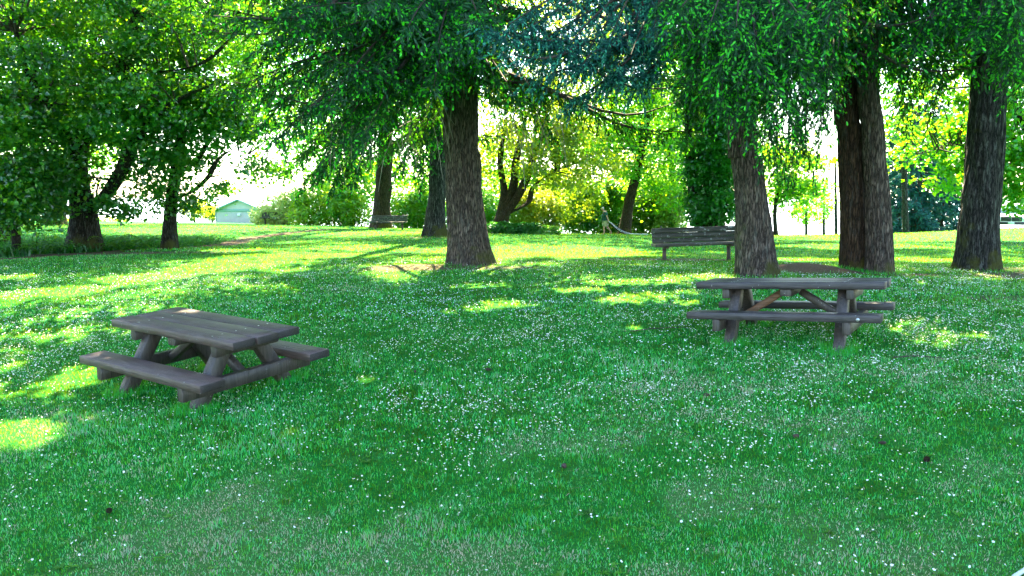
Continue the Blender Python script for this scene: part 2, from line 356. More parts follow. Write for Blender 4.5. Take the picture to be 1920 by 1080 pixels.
# ------------------------------------------------------------------ ground, water
def seg_axis(parts):
    out = []
    for a_, b_, st in parts: out += list(np.arange(a_, b_, st))
    out.append(parts[-1][1]); return np.array(out)
ax = seg_axis([(-900, -200, 70), (-200, -60, 10), (-60, -16, 1.0), (-16, 16, .16), (16, 60, 1.0), (60, 200, 10), (200, 900, 70)])
ay = seg_axis([(-900, -200, 70), (-200, -20, 10), (-20, 1, 1.0), (1, 24, .16), (24, 60, .6), (60, 160, 4), (160, 400, 20), (400, 900, 60)])
GX, GY = np.meshgrid(ax, ay); GZ = gz(GX, GY)

def path_d(x, y):
    """distance in metres to the worn earth path that runs from the bench to the left edge"""
    pts = np.array([G(640, 49)[:2], G(600, 45.5)[:2], G(540, 40.5)[:2], G(470, 35.5)[:2], G(400, 31.5)[:2], G(300, 28)[:2], G(180, 25)[:2], G(60, 23)[:2], G(-80, 22)[:2], G(-400, 20)[:2]])
    d = np.full(x.shape, 99.0)
    for a_, b_ in zip(pts[:-1], pts[1:]):
        ab = b_-a_; t = np.clip(((x-a_[0])*ab[0]+(y-a_[1])*ab[1])/(ab@ab), 0, 1)
        d = np.minimum(d, np.hypot(x-a_[0]-t*ab[0], y-a_[1]-t*ab[1]))
    return d
def dirt(x, y):
    """0 = turf, 1 = bare brown soil and needle litter"""
    w = (n2(x, y, .8, 4.0, 3)-.5)*1.0
    m = sstep(.75, .25, path_d(x, y)+w)*sstep(49, 44, y)
    def bl(cx, cy, rx, ry, k=1.0):
        return k*sstep(1.25, .65, np.sqrt(((x-cx)/rx)**2+((y-cy)/ry)**2)+w*.7)
    m = np.maximum(m, bl(6.35, 17.1, 1.25, .95)); m = np.maximum(m, bl(7.6, 16.6, 1.3, .45)); m = np.maximum(m, bl(-2.0, 18.3, 1.7, .55, .85)); m = np.maximum(m, bl(-.2, 18.2, 1.2, .4, .7))
    m = np.maximum(m, bl(11.3, 16.4, 1.6, 1.5, .8)); m = np.maximum(m, bl(11.2, 18.2, 1.3, .7, .7)); m = np.maximum(m, bl(4.9, 15.4, 1.0, .4, .7)); m = np.maximum(m, bl(4.4, 20.8, 2.2, .5, .75))
    m = np.maximum(m, bl(-3.3, 33.6, 1.0, .7)); m = np.maximum(m, bl(7.9, 12.5, 1.4, .35, .5))
    m = np.maximum(m, bl(-15, 24.3, 6, .9, .9))
    return m
def dry(x, y):
    """how straw-coloured the turf is"""
    near = sstep(9.5, 3.5, y)
    a_ = n2(x, y, .6, 11.0, 3); b_ = n2(x, y, 1.5, 21.0, 3)
    right = sstep(-1, 3.5, x)*sstep(12, 7, y)
    v = .12+.60*sstep(.50, .66, a_)*sstep(.38, .6, b_)*(.45+.55*near)+.55*near*sstep(.36, .54, b_)*sstep(.36, .50, a_)+.16*right*sstep(.4, .6, b_)
    return np.clip(v+.16*sstep(6.5, 3.5, y), 0, 1)

m_ground, n, out = newmat('lawn_soil')
at = nd(n, 'ShaderNodeAttribute', attribute_name='tint'); at2 = nd(n, 'ShaderNodeAttribute', attribute_name='dry')
tc = nd(n, 'ShaderNodeTexCoord')
na = nd(n, 'ShaderNodeTexNoise', i_Scale=5.0, i_Detail=8.0, i_Roughness=.65); n.links.new(tc.outputs['Object'], na.inputs[0])
nb = nd(n, 'ShaderNodeTexNoise', i_Scale=45.0, i_Detail=6.0, i_Roughness=.7); n.links.new(tc.outputs['Object'], nb.inputs[0])
rg = ramp(n, [(.3, (.001, .06, .005)), (.7, (.006, .20, .014))]); n.links.new(nb.outputs[0], rg.inputs[0])
rs_ = ramp(n, [(.3, (.05, .034, .022)), (.7, (.17, .115, .075))]); n.links.new(nb.outputs[0], rs_.inputs[0])
rdr = ramp(n, [(.3, (.10, .13, .05)), (.7, (.26, .23, .13))]); n.links.new(nb.outputs[0], rdr.inputs[0])
cg = mixc(n, at2.outputs['Fac'], rg.outputs[0], rdr.outputs[0])
c = mixc(n, at.outputs['Fac'], cg, rs_.outputs[0])
b = nd(n, 'ShaderNodeBsdfPrincipled'); b.inputs['Roughness'].default_value = .95; b.inputs['Specular IOR Level'].default_value = .1
n.links.new(c, b.inputs['Base Color'])
bu = nd(n, 'ShaderNodeBump'); bu.inputs['Strength'].default_value = .8; bu.inputs['Distance'].default_value = .03
n.links.new(nb.outputs[0], bu.inputs['Height']); n.links.new(bu.outputs[0], b.inputs['Normal']); n.links.new(b.outputs[0], out.inputs[0])
nx, ny = len(ax), len(ay); idx = np.arange(nx*ny).reshape(ny, nx)
Q = np.stack([idx[:-1, :-1], idx[:-1, 1:], idx[1:, 1:], idx[1:, :-1]], -1).reshape(-1, 4)
ground = mesh_np('ground', np.stack([GX, GY, GZ], -1).reshape(-1, 3), Q, m_ground, tint=dirt(GX, GY).ravel(), smooth=True)
a2 = ground.data.attributes.new('dry', 'FLOAT', 'POINT'); a2.data.foreach_set('value', (dry(GX, GY)*.25).ravel().astype(np.float32))
tag(ground, kind='structure')

m_water, n, out = newmat('bay_water')
b = nd(n, 'ShaderNodeBsdfPrincipled'); b.inputs['Base Color'].default_value = (.30, .38, .42, 1); b.inputs['Roughness'].default_value = .25
tc = nd(n, 'ShaderNodeTexCoord'); nw = nd(n, 'ShaderNodeTexNoise', i_Scale=.6, i_Detail=5.0); n.links.new(tc.outputs['Object'], nw.inputs[0])
bu = nd(n, 'ShaderNodeBump'); bu.inputs['Strength'].default_value = .5; bu.inputs['Distance'].default_value = .3
n.links.new(nw.outputs[0], bu.inputs['Height']); n.links.new(bu.outputs[0], b.inputs['Normal']); n.links.new(b.outputs[0], out.inputs[0])
water = mesh_np('water', [(-8000, -8000, -9.5), (8000, -8000, -9.5), (8000, 8000, -9.5), (-8000, 8000, -9.5)], np.array([[0, 1, 2, 3]]), m_water)
tag(water, kind='structure')

# ------------------------------------------------------------------ grass, daisies and other ground cover
def in_footprint(x, y):
    """trunks stand here: no blades"""
    k = np.zeros(x.shape, bool)
    for (cx, cy_, r) in TRUNKS: k |= (x-cx)**2+(y-cy_)**2 < r*r
    return k
TRUNKS = []
def blades(x, y, h, w, tint, rs, lean=.55):
    z = gz(x, y)-.004; N = len(x)
    az = rs.rand(N)*2*np.pi; ln = h*lean*(.2+rs.rand(N)*1.1); fa = rs.rand(N)*2*np.pi
    dx, dy = np.cos(az)*ln, np.sin(az)*ln; wx, wy = np.cos(fa)*w/2, np.sin(fa)*w/2
    V = np.empty((N, 5, 3))
    V[:, 0] = np.stack([x-wx, y-wy, z], -1); V[:, 1] = np.stack([x+wx, y+wy, z], -1)
    mx, my, mz = x+dx*.35, y+dy*.35, z+h*.55
    V[:, 2] = np.stack([mx+wx*.85, my+wy*.85, mz], -1); V[:, 3] = np.stack([mx-wx*.85, my-wy*.85, mz], -1)
    V[:, 4] = np.stack([x+dx, y+dy, z+h*(1-.25*(ln/h))], -1)
    i = np.arange(N)[:, None]*5
    return V.reshape(-1, 3), i+np.array([[0, 1, 2, 3]]), i+np.array([[3, 2, 4]]), np.repeat(tint, 5)

def make_grass():
    rs = np.random.RandomState(3)
    Vs, Qs, Ts, TT = [], [], [], []; off = 0
    # (y0, y1, blades per m2 at y0, count)
    for (y0, y1, cnt, hs, ws) in [(1.2, 3.0, 22000, 1, .003), (3.0, 6.5, 200000, .86, .0042), (6.5, 12, 210000, .92, .0066), (12, 24, 200000, 1.05, .011), (24, 60, 120000, 1.25, .022)]:
        t = rs.rand(cnt); p = -0.7 if y0 > 2 else 1.0
        # density per area falls with distance: sample y with pdf ~ y^p
        q = p+1.0
        y = (y0**q+t*(y1**q-y0**q))**(1/q)
        x = (rs.rand(cnt)*2-1)*(y*.74+2.2)
        d = dirt(x, y); keep = (rs.rand(cnt) > d*1.05) & ~in_footprint(x, y)
        x, y = x[keep], y[keep]
        if y0 >= 24:
            pass
        N = len(x); rag = n2(x, y, 7.0, 13.0, 3)-.5; dr = np.clip(dry(x, y)*(.55+2.2*np.clip(rag+.25, 0, .6))+.5*rag, 0, 1); lush = n2(x, y, 1.6, 31.0, 3)
        tuft = n2(x, y, 5.5, 41.0, 2)
        h = (.018+.036*rs.rand(N)**1.5+.030*sstep(.55, .75, lush)+.040*sstep(.66, .8, tuft))*hs*(1-.35*dr)
        tint = np.clip(.27+.6*(n2(x, y, .9, 61.0, 3)-.5)+.85*(rs.rand(N)-.5)+(dr-.22)*.55+.45*(n2(x, y, 2.3, 51.0, 2)-.5)+.75*(n2(x, y, 6.5, 53.0, 3)-.5)+.55*(n2(x, y, 19., 57.0, 2)-.5)+.42*(rs.rand(N) < .02+.22*dr), 0, 1)
        w = ws*(.6+.8*rs.rand(N))
        V, q4, t3, tt = blades(x, y, h, w, tint, rs)
        Vs.append(V); Qs.append(q4+off); Ts.append(t3+off); TT.append(tt); off += len(V)
    # longer grass round the table legs and trunks, where the mower does not reach
    for (cx, cy_, r, cnt, hh) in LONG:
        a_ = rs.rand(cnt)*2*np.pi; rr = r*np.sqrt(rs.rand(cnt)); x = cx+rr*np.cos(a_); y = cy_+rr*np.sin(a_)
        k = ~in_footprint(x, y); x, y = x[k], y[k]; N = len(x)
        V, q4, t3, tt = blades(x, y, hh*(.35+.6*rs.rand(N)), np.full(N, .0045), np.clip(.12+.35*rs.rand(N)+.4*(rs.rand(N) < .1), 0, 1), rs, .4)
        Vs.append(V); Qs.append(q4+off); Ts.append(t3+off); TT.append(tt); off += len(V)
    o = mesh_np('lawn_grass', np.concatenate(Vs), [np.concatenate(Qs), np.concatenate(Ts)], M_GRASS, tint=np.concatenate(TT))
    return tag(o, 'green lawn grass with straw coloured patches', 'grass', kind='stuff')
LONG = []

def make_daisies():
    rs = np.random.RandomState(12); N = 190000
    t = rs.rand(N); y = 3.2*(25/3.2)**(t**.62); x = (rs.rand(N)*2-1)*(y*.72+1.5)
    g = n2(x, y, .55, 71.0, 3); g2 = n2(x, y, 2.6, 81.0, 2)
    dens = (.30+.7*sstep(.36, .62, g))*(.35+.65*sstep(.40, .68, g2))*sstep(22, 17, y)*(.10+.90*sstep(4.5, 9.5, y))*(1-.7*sstep(3.5, 2, np.abs(x+3.4)+np.abs(y-8.8)))
    dens = dens*(1-dirt(x, y))
    k = (rs.rand(N) < dens*.62) & ~in_footprint(x, y); x, y = x[k], y[k]; N = len(x)
    z = gz(x, y)+.030+.035*rs.rand(N); r = (.0048+.0056*rs.rand(N)**1.5)
    r = r*1.02*(1+.030*np.clip(y-6, 0, 12))
    tl = rs.randn(N, 2)*.35; tl[:, 1] -= .25
    A = np.stack([np.ones(N), np.zeros(N), -tl[:, 0]], -1); A /= np.linalg.norm(A, axis=1)[:, None]
    B = np.stack([np.zeros(N), np.ones(N), -tl[:, 1]], -1); B /= np.linalg.norm(B, axis=1)[:, None]
    c = np.stack([x, y, z], -1); K = 10
    V = np.empty((N, K+1, 3)); V[:, 0] = c + np.cross(A, B)*.002
    for j in range(K):
        th = 2*np.pi*j/K; rr = r*(1.0 if j % 2 == 0 else .72)
        V[:, j+1] = c+(A*math.cos(th)+B*math.sin(th))*rr[:, None]
    i = np.arange(N)[:, None]*(K+1)
    T = np.concatenate([i+np.array([[0, 1+j, 1+(j+1) % K]]) for j in range(K)])
    o = mesh_np('daisies', V.reshape(-1, 3), T, M_PETAL, tint=np.repeat(rs.rand(N), K+1))
    o.data.materials.append(M_DISC); o.data.materials.append(M_FERN)
    tag(o, 'small white daisies scattered all over the lawn', 'flowers', kind='stuff')
    # yellow eyes and stalks belong to the same stuff object
    kk = y < 12; c2 = c[kk]; A2, B2 = A[kk], B[kk]; M_ = len(c2); nrm = np.cross(A2, B2)
    V2 = np.empty((M_, 7, 3)); V2[:, 0] = c2+nrm*.006
    for j in range(6): V2[:, j+1] = c2+nrm*.0035+(A2*math.cos(j*1.047)+B2*math.sin(j*1.047))*.0034
    i2 = np.arange(M_)[:, None]*7; T2 = np.concatenate([i2+np.array([[0, 1+j, 1+(j+1) % 6]]) for j in range(6)])
    g0 = c2.copy(); g0[:, 2] = gz(c2[:, 0], c2[:, 1]); V3 = np.stack([g0+[.001, 0, 0], g0-[.001, 0, 0], c2-[.0008, 0, 0], c2+[.0008, 0, 0]], 1)
    i3 = np.arange(M_)[:, None]*4; Q3 = i3+np.array([[0, 1, 2, 3]])
    me = o.data; bm = None
    o2 = mesh_np('tmp_eyes', V2.reshape(-1, 3), T2, M_DISC, tint=np.ones(M_*7)); o3 = mesh_np('tmp_stalks', V3.reshape(-1, 3), Q3, M_FERN, tint=np.full(M_*4, .3))
    bm = bmesh.new(); bm.from_mesh(me); nf = len(bm.faces); bm.from_mesh(o2.data); n2f = len(bm.faces); bm.from_mesh(o3.data)
    bm.to_mesh(me); bm.free()
    mi = np.zeros(len(me.polygons), np.int32); mi[nf:n2f] = 1; mi[n2f:] = 2; me.polygons.foreach_set('material_index', mi)
    for q in (o2, o3): bpy.data.objects.remove(q)
    return o

def make_weeds():
    """flat rosettes of broad leaves in the turf"""
    rs = np.random.RandomState(21); N = 1500
    y = 3.3*(18/3.3)**rs.rand(N); x = (rs.rand(N)*2-1)*(y*.72+1)
    k = (n2(x, y, .8, 91.0, 2) > .50) & (dirt(x, y) < .3); x, y = x[k], y[k]; N = len(x); L = 7
    X = np.repeat(x, L)+rs.randn(N*L)*.012; Y = np.repeat(y, L)+rs.randn(N*L)*.012; az = np.repeat(rs.rand(N)*6.28, L)+np.tile(np.arange(L)*6.28/L, N)+rs.randn(N*L)*.3
    l = np.repeat((.025+.03*rs.rand(N)), L)*(.6+.6*rs.rand(N*L)); w = l*.22; z = gz(X, Y)
    ca, sa = np.cos(az), np.sin(az); up = .15+.5*rs.rand(N*L)
    def pt(t, s, hh): return np.stack([X+ca*l*t-sa*w*s, Y+sa*l*t+ca*w*s, z+.01+l*up*hh], -1)
    V = np.stack([pt(0, 0, 0), pt(.5, 1, .6), pt(1, 0, .55), pt(.5, -1, .6), pt(.5, 0, .45)], 1)
    i = np.arange(N*L)[:, None]*5
    T = np.concatenate([i+np.array([[0, 4, 1]]), i+np.array([[1, 4, 2]]), i+np.array([[2, 4, 3]]), i+np.array([[3, 4, 0]])])
    o = mesh_np('broadleaf_weeds', V.reshape(-1, 3), T, M_FERN, tint=np.repeat(np.repeat(rs.rand(N), L), 5))
    return tag(o, 'low rosettes of broad green weed leaves in the turf', 'weeds', kind='stuff')

def make_litter():
    """fallen needles, twigs and bark crumbs"""
    rs = np.random.RandomState(33); N = 26000
    y = 3.3*(50/3.3)**rs.rand(N); x = (rs.rand(N)*2-1)*(y*.7+1)
    d = dirt(x, y); k = rs.rand(N) < (.03+.9*d); x, y = x[k], y[k]; N = len(x)
    l = (.03+.08*rs.rand(N)**2)*(1+.03*y); w = .003+.0006*y; az = rs.rand(N)*6.28; z = gz(x, y)+.008+.02*rs.rand(N)*(1-dirt(x, y))
    ca, sa = np.cos(az)*l/2, np.sin(az)*l/2; c = np.stack([x, y, z], -1)
    V = np.stack([c+np.stack([-ca, -sa, 0*x], -1), c+np.stack([sa/l*w, -ca/l*w, .006+0*x], -1), c+np.stack([ca, sa, 0*x+.004], -1), c+np.stack([-sa/l*w, ca/l*w, .006+0*x], -1)], 1)
    o = mesh_np('needle_litter', V.reshape(-1, 3), np.arange(N)[:, None]*4+np.array([[0, 1, 2, 3]]), M_LITTER, tint=np.repeat(rs.rand(N), 4))
    return tag(o, 'brown fallen needles and twigs lying on soil and turf', 'litter', kind='stuff')
M_LITTER = leaf_mat('needle_litter', [(0, (.05, .03, .02)), (.5, (.20, .13, .08)), (1, (.36, .28, .20))], [(0, (.1, .06, .03)), (1, (.3, .2, .1))], .1, .02, .6)

# ------------------------------------------------------------------ foliage builders
def unit(a): return a/(np.linalg.norm(a, axis=-1, keepdims=True)+1e-9)
def leaf_quads(c, nrm, size, rs):
    """folded diamond leaves: 4 corners + bend along the midrib"""
    N = len(c); r = unit(rs.randn(N, 3)); a_ = unit(np.cross(nrm, r)); b_ = np.cross(nrm, a_)
    s = size[:, None]
    V = np.stack([c-a_*s*.55, c+b_*s*.42+nrm*s*.12, c+a_*s*.6-nrm*s*.08, c-b_*s*.42+nrm*s*.12], 1)
    i = np.arange(N)[:, None]*4
    return V.reshape(-1, 3), np.concatenate([i+np.array([[0, 1, 2]]), i+np.array([[0, 2, 3]])])
def tube_np(pts, rad, seg): m = MB(); m.tube(pts, rad, seg); return m

def spline(pts, n):
    pts = np.array(pts, float)
    if len(pts) < 3: t = np.linspace(0, 1, n)[:, None]; return pts[0]*(1-t)+pts[-1]*t
    P_ = np.vstack([2*pts[0]-pts[1], pts, 2*pts[-1]-pts[-2]]); m = len(pts)-1; out = []
    for t in np.linspace(0, m-1e-6, n):
        i = int(t); f = t-i; p0, p1, p2, p3 = P_[i:i+4]
        out.append(.5*((2*p1)+(-p0+p2)*f+(2*p0-5*p1+4*p2-p3)*f*f+(-p0+3*p1-3*p2+p3)*f**3))
    return np.array(out)

def trunk_mesh(name, pts, rad, mat, parent, seg=72, dz=.05, flare=.5, flare_h=.45, lobes=5, rough=.02, seed=0, freq=5.0, base=None):
    """a tapered, buttressed, furrowed trunk; pts are relative to the parent"""
    rs = np.random.RandomState(seed); pts = np.array(pts, float)
    L = np.linalg.norm(np.diff(pts, axis=0), axis=1).sum()
    nL = max(8, int(min(L, 6)/dz)); nH = max(4, int(max(L-6, 0)/.5))
    ts = np.concatenate([np.linspace(0, min(L, 6)/L, nL), np.linspace(min(L, 6)/L, 1, nH)[1:]]) if L > 6 else np.linspace(0, 1, nL)
    S = spline(pts, 400); R = np.interp(np.linspace(0, 1, 400), np.linspace(0, 1, len(rad)), rad)
    al = np.r_[0, np.cumsum(np.linalg.norm(np.diff(S, axis=0), axis=1))]; al /= al[-1]
    C = np.stack([np.interp(ts, al, S[:, k]) for k in range(3)], -1); r = np.interp(ts, al, R)
    th = np.linspace(0, 2*np.pi, seg, endpoint=False); T, H = np.meshgrid(th, ts*L)
    rr = r[:, None]*np.ones(seg)
    ph = rs.rand(3)*6.28
    fl = flare*np.exp(-H/flare_h)
    lob = .5+.5*np.cos(lobes*T+ph[0]+.8*np.sin(2*T+ph[1]))
    rr = rr*(1+fl*(.55+.75*lob)+.03*np.sin(2*T+ph[2]))
    X, Y = np.cos(T), np.sin(T)
    q = np.stack([X*freq*r[0]*2.2+seed, Y*freq*r[0]*2.2, H*1.5], -1)
    f1 = noise3(q*1.0+2.0*noise3(q*.5)[..., None]); f2 = noise3(q*np.array([2.6, 2.6, 1.6])+7)
    f3 = noise3(np.stack([X*1.3+seed, Y*1.3, H*1.1], -1))
    rr = rr+rough*((1-np.abs(f1*2-1)*1.6)*1.1+(f2-.5)*.9)+r[0]*.14*(f3-.5)
    V = np.stack([C[:, 0:1]+rr*X, C[:, 1:2]+rr*Y, C[:, 2:3]*np.ones(seg)], -1)
    m = len(ts); i = np.arange(m*seg).reshape(m, seg)
    Q = np.stack([i[:-1], np.roll(i[:-1], -1, 1), np.roll(i[1:], -1, 1), i[1:]], -1).reshape(-1, 4)
    return mesh_np(name, V.reshape(-1, 3), Q, mat, parent, smooth=True)

def shoots(p, d, l, w, rs, detail=False):
    """needle shoots at p along unit d"""
    N = len(p); r = unit(np.cross(d, rs.randn(N, 3))); q = np.cross(d, r)
    l = l[:, None]; w = w[:, None]
    if not detail:
        w = w*.72; b_, m_, t_ = p-d*l*.10, p+d*l*.30, p+d*l*.82
        V = np.stack([b_, m_+r*w*.8, m_-r*w*.8, t_+r*w*.75, t_-r*w*.75, m_+q*w*.8, m_-q*w*.8, t_+q*w*.75, t_-q*w*.75, p+d*l], 1)
        i = np.arange(N)[:, None]*10
        return V.reshape(-1, 3), np.concatenate([i+np.array([[0, 1, 3, 9]]), i+np.array([[9, 4, 2, 0]]), i+np.array([[0, 5, 7, 9]]), i+np.array([[9, 8, 6, 0]])]), 10
    K = 13; Vs = []
    for k in range(K):
        th = k*2.4+rs.rand(N, 1)*.5; t = (k+.3)/K; rad = r*np.cos(th)+q*np.sin(th); tg = -r*np.sin(th)+q*np.cos(th)
        b0 = p+d*l*(t*.9); tip = b0+rad*w*1.15*(1-.35*t)+d*w*(.75+.7*t)
        Vs += [b0-tg*w*.16-d*w*.1, b0+tg*w*.16, tip]
    V = np.stack(Vs, 1); i = np.arange(N)[:, None]*(3*K)
    return V.reshape(-1, 3), np.concatenate([i+np.array([[3*k, 3*k+1, 3*k+2]]) for k in range(K)]), 3*K

def bough_set(branches, rs, base=(0, 0, 0), *_a, **kw):
    return _bough_set(branches, rs, base, *_a, **kw)
def _bough_set(branches, rs, base, step=.17, bl=.55, hang=.7, shoot=.12, sw=.030, sp=.065, newg=.25, detail=False):
    """branches: list of (points (n,3)); returns foliage arrays + wood"""
    P0, D0, LL, BT = [], [], [], []; wood = MB()
    for pts, r0 in branches:
        S = spline(pts, 24); seg = np.linalg.norm(np.diff(S, axis=0), axis=1); L = seg.sum()
        wood.tube(S[::2], np.linspace(r0, .006, len(S[::2])), 5, False)
        m = max(3, int(L/step)); t = (np.arange(m)+rs.rand(m)*.6)/m; t = t[t > .10]; m = len(t)
        if m == 0: continue
        x = np.stack([np.interp(t*23, np.arange(24), S[:, k]) for k in range(3)], -1)
        tan = unit(np.gradient(S, axis=0)); tn = np.stack([np.interp(t*23, np.arange(24), tan[:, k]) for k in range(3)], -1)
        sd = unit(np.cross(tn, [0, 0, 1.0]))
        for s in (-1, 1):
            sw_ = rs.rand(m, 1)
            d = unit(sd*s*(.35+.6*sw_)+tn*(.25+.45*rs.rand(m, 1))+np.array([0, 0, -1.0])*hang*(.2+rs.rand(m, 1)*.9)+rs.randn(m, 3)*.28)
            P0.append(x); D0.append(d); LL.append(bl*(.35+.75*rs.rand(m))*(1.12-.55*t)); BT.append(t)
        P0.append(x[-1:]); D0.append(unit(tn[-1:])); LL.append(np.array([bl*.7])); BT.append(np.array([1.0]))
    P0 = np.concatenate(P0); D0 = np.concatenate(D0); LL = np.concatenate(LL)
    # droop of each branchlet
    cnt = np.maximum(2, (LL/sp).astype(int)); ii = np.repeat(np.arange(len(LL)), cnt)
    k = np.arange(len(ii))-np.repeat(np.cumsum(cnt)-cnt, cnt); s = (k+.6)/cnt[ii]*LL[ii]
    g = (.35+.5*hang)*np.ones(len(ii))
    pos = P0[ii]+D0[ii]*s[:, None]; pos[:, 2] -= g*s*s
    d = D0[ii].copy(); d[:, 2] -= 2*g*s; d = unit(unit(d)+rs.randn(len(ii), 3)*.42)
    f = k/np.maximum(cnt[ii]-1, 1)
    ok = ~open_to_sun(pos+np.array(base)); pos, d, ii, f = pos[ok], d[ok], ii[ok], f[ok]
    br = rs.rand(len(LL))[ii]
    isn = (rs.rand(len(ii)) < newg*(.3+1.4*f))
    tint = np.where(isn, .80+.2*rs.rand(len(ii)), .12+.40*rs.rand(len(ii))+.15*br)
    l = shoot*(.65+.6*rs.rand(len(ii)))*np.where(isn, .66, 1.0); w = np.full(len(ii), sw)*np.where(isn, 1.15, 1.0)*(.8+.4*rs.rand(len(ii)))
    if detail:
        a_ = isn; V1, Q1, n1 = shoots(pos[a_], d[a_], l[a_]*1.0, w[a_]*.95, rs, False); V2, Q2, n2_ = shoots(pos[~a_], d[~a_], l[~a_], w[~a_], rs, True)
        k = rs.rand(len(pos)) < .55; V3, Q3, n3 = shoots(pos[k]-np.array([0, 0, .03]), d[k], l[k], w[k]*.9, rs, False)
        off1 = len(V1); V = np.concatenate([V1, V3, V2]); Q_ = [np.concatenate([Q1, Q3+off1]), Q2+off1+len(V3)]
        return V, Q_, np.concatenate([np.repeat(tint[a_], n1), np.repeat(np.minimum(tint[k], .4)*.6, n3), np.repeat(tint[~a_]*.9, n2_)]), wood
    V, Q_, nv = shoots(pos, d, l, w, rs, False)
    return V, Q_, np.repeat(tint, nv), wood

def rel(pts, o): return [tuple(np.array(p, float)-np.array(o, float)) for p in pts]

def conifer(label, base, H, trunk_pts, rad, cb, Lmax, nb, seed, mat_b=None, mat_l=None, group=None, top_l=.25, extra=(), low=9.0, skip=None, newg=.25, name='conifer_tree',
            step=.2, detail=False, flare=.5, hang=.7, flare_h=.45, rough=.02, seg=72, bl=.75, shoot=.115, sw=.027, sp=.046, dens_top=1.0):
    """trunk_pts: absolute points; extra: list of (start, ..., tip) absolute boughs"""
    rs = np.random.RandomState(seed); root = empty(name, base, 0, label, 'tree', group); mat_b = mat_b or M_BARK; mat_l = mat_l or M_NEEDLE
    tp = rel(trunk_pts, base); tp[0] = (tp[0][0], tp[0][1], -.12)
    trunk_mesh('trunk', tp, rad, mat_b, root, seed=seed, flare=flare, flare_h=flare_h, rough=rough, seg=seg)
    S = spline(tp, 200); zs = S[:, 2]
    def axis(h): return np.array([np.interp(h, zs, S[:, 0]), np.interp(h, zs, S[:, 1]), h])
    lowb, highb = [], []
    for i in range(nb):
        u = (i+rs.rand()*.7)/nb; h = cb+(H-cb)*u**1.15; az = i*2.39996+rs.randn()*.35
        if skip and skip(h, az, rs): continue
        f = (h-cb)/(H-cb); L = Lmax*((1-f)**.5)*(.75+.4*rs.rand())+.5
        if f < .06: L *= .8
        c0 = axis(h); d = np.array([math.cos(az), math.sin(az), 0]); dr = (.34-.30*f)*(.7+.6*rs.rand())
        pts = [c0, c0+d*L*.33+[0, 0, -.05*L], c0+d*L*.68+[0, 0, -dr*L*.62], c0+d*L+[0, 0, -dr*L*.72+.03*L]]
        pts = [p+rs.randn(3)*.05*L*(j > 0)*.6 for j, p in enumerate(pts)]
        (lowb if h < low else highb).append((pts, .02+.012*L))
    near = [(rel(pp, base), .05) for pp in extra]
    if lowb or near:
        V, Q_, T, wood = bough_set(lowb+([] if detail else near), rs, base, step, bl, hang, shoot, sw, sp, newg, False)
        mesh_np('crown', V, Q_, mat_l, root, tint=T)
        if detail:
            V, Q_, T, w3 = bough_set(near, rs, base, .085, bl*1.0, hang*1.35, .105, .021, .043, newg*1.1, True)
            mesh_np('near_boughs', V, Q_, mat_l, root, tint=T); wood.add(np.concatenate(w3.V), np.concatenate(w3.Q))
        wood.build('branches', M_TWIG, root, True)
    if highb:
        V, Q_, T, w2 = bough_set(highb, rs, base, max(step*1.3/dens_top, .13), bl*1.6, hang*.8, .34, .12, .12, newg*.5, False)
        mesh_np('upper_crown', V, Q_, mat_l, root, tint=T)
    return root

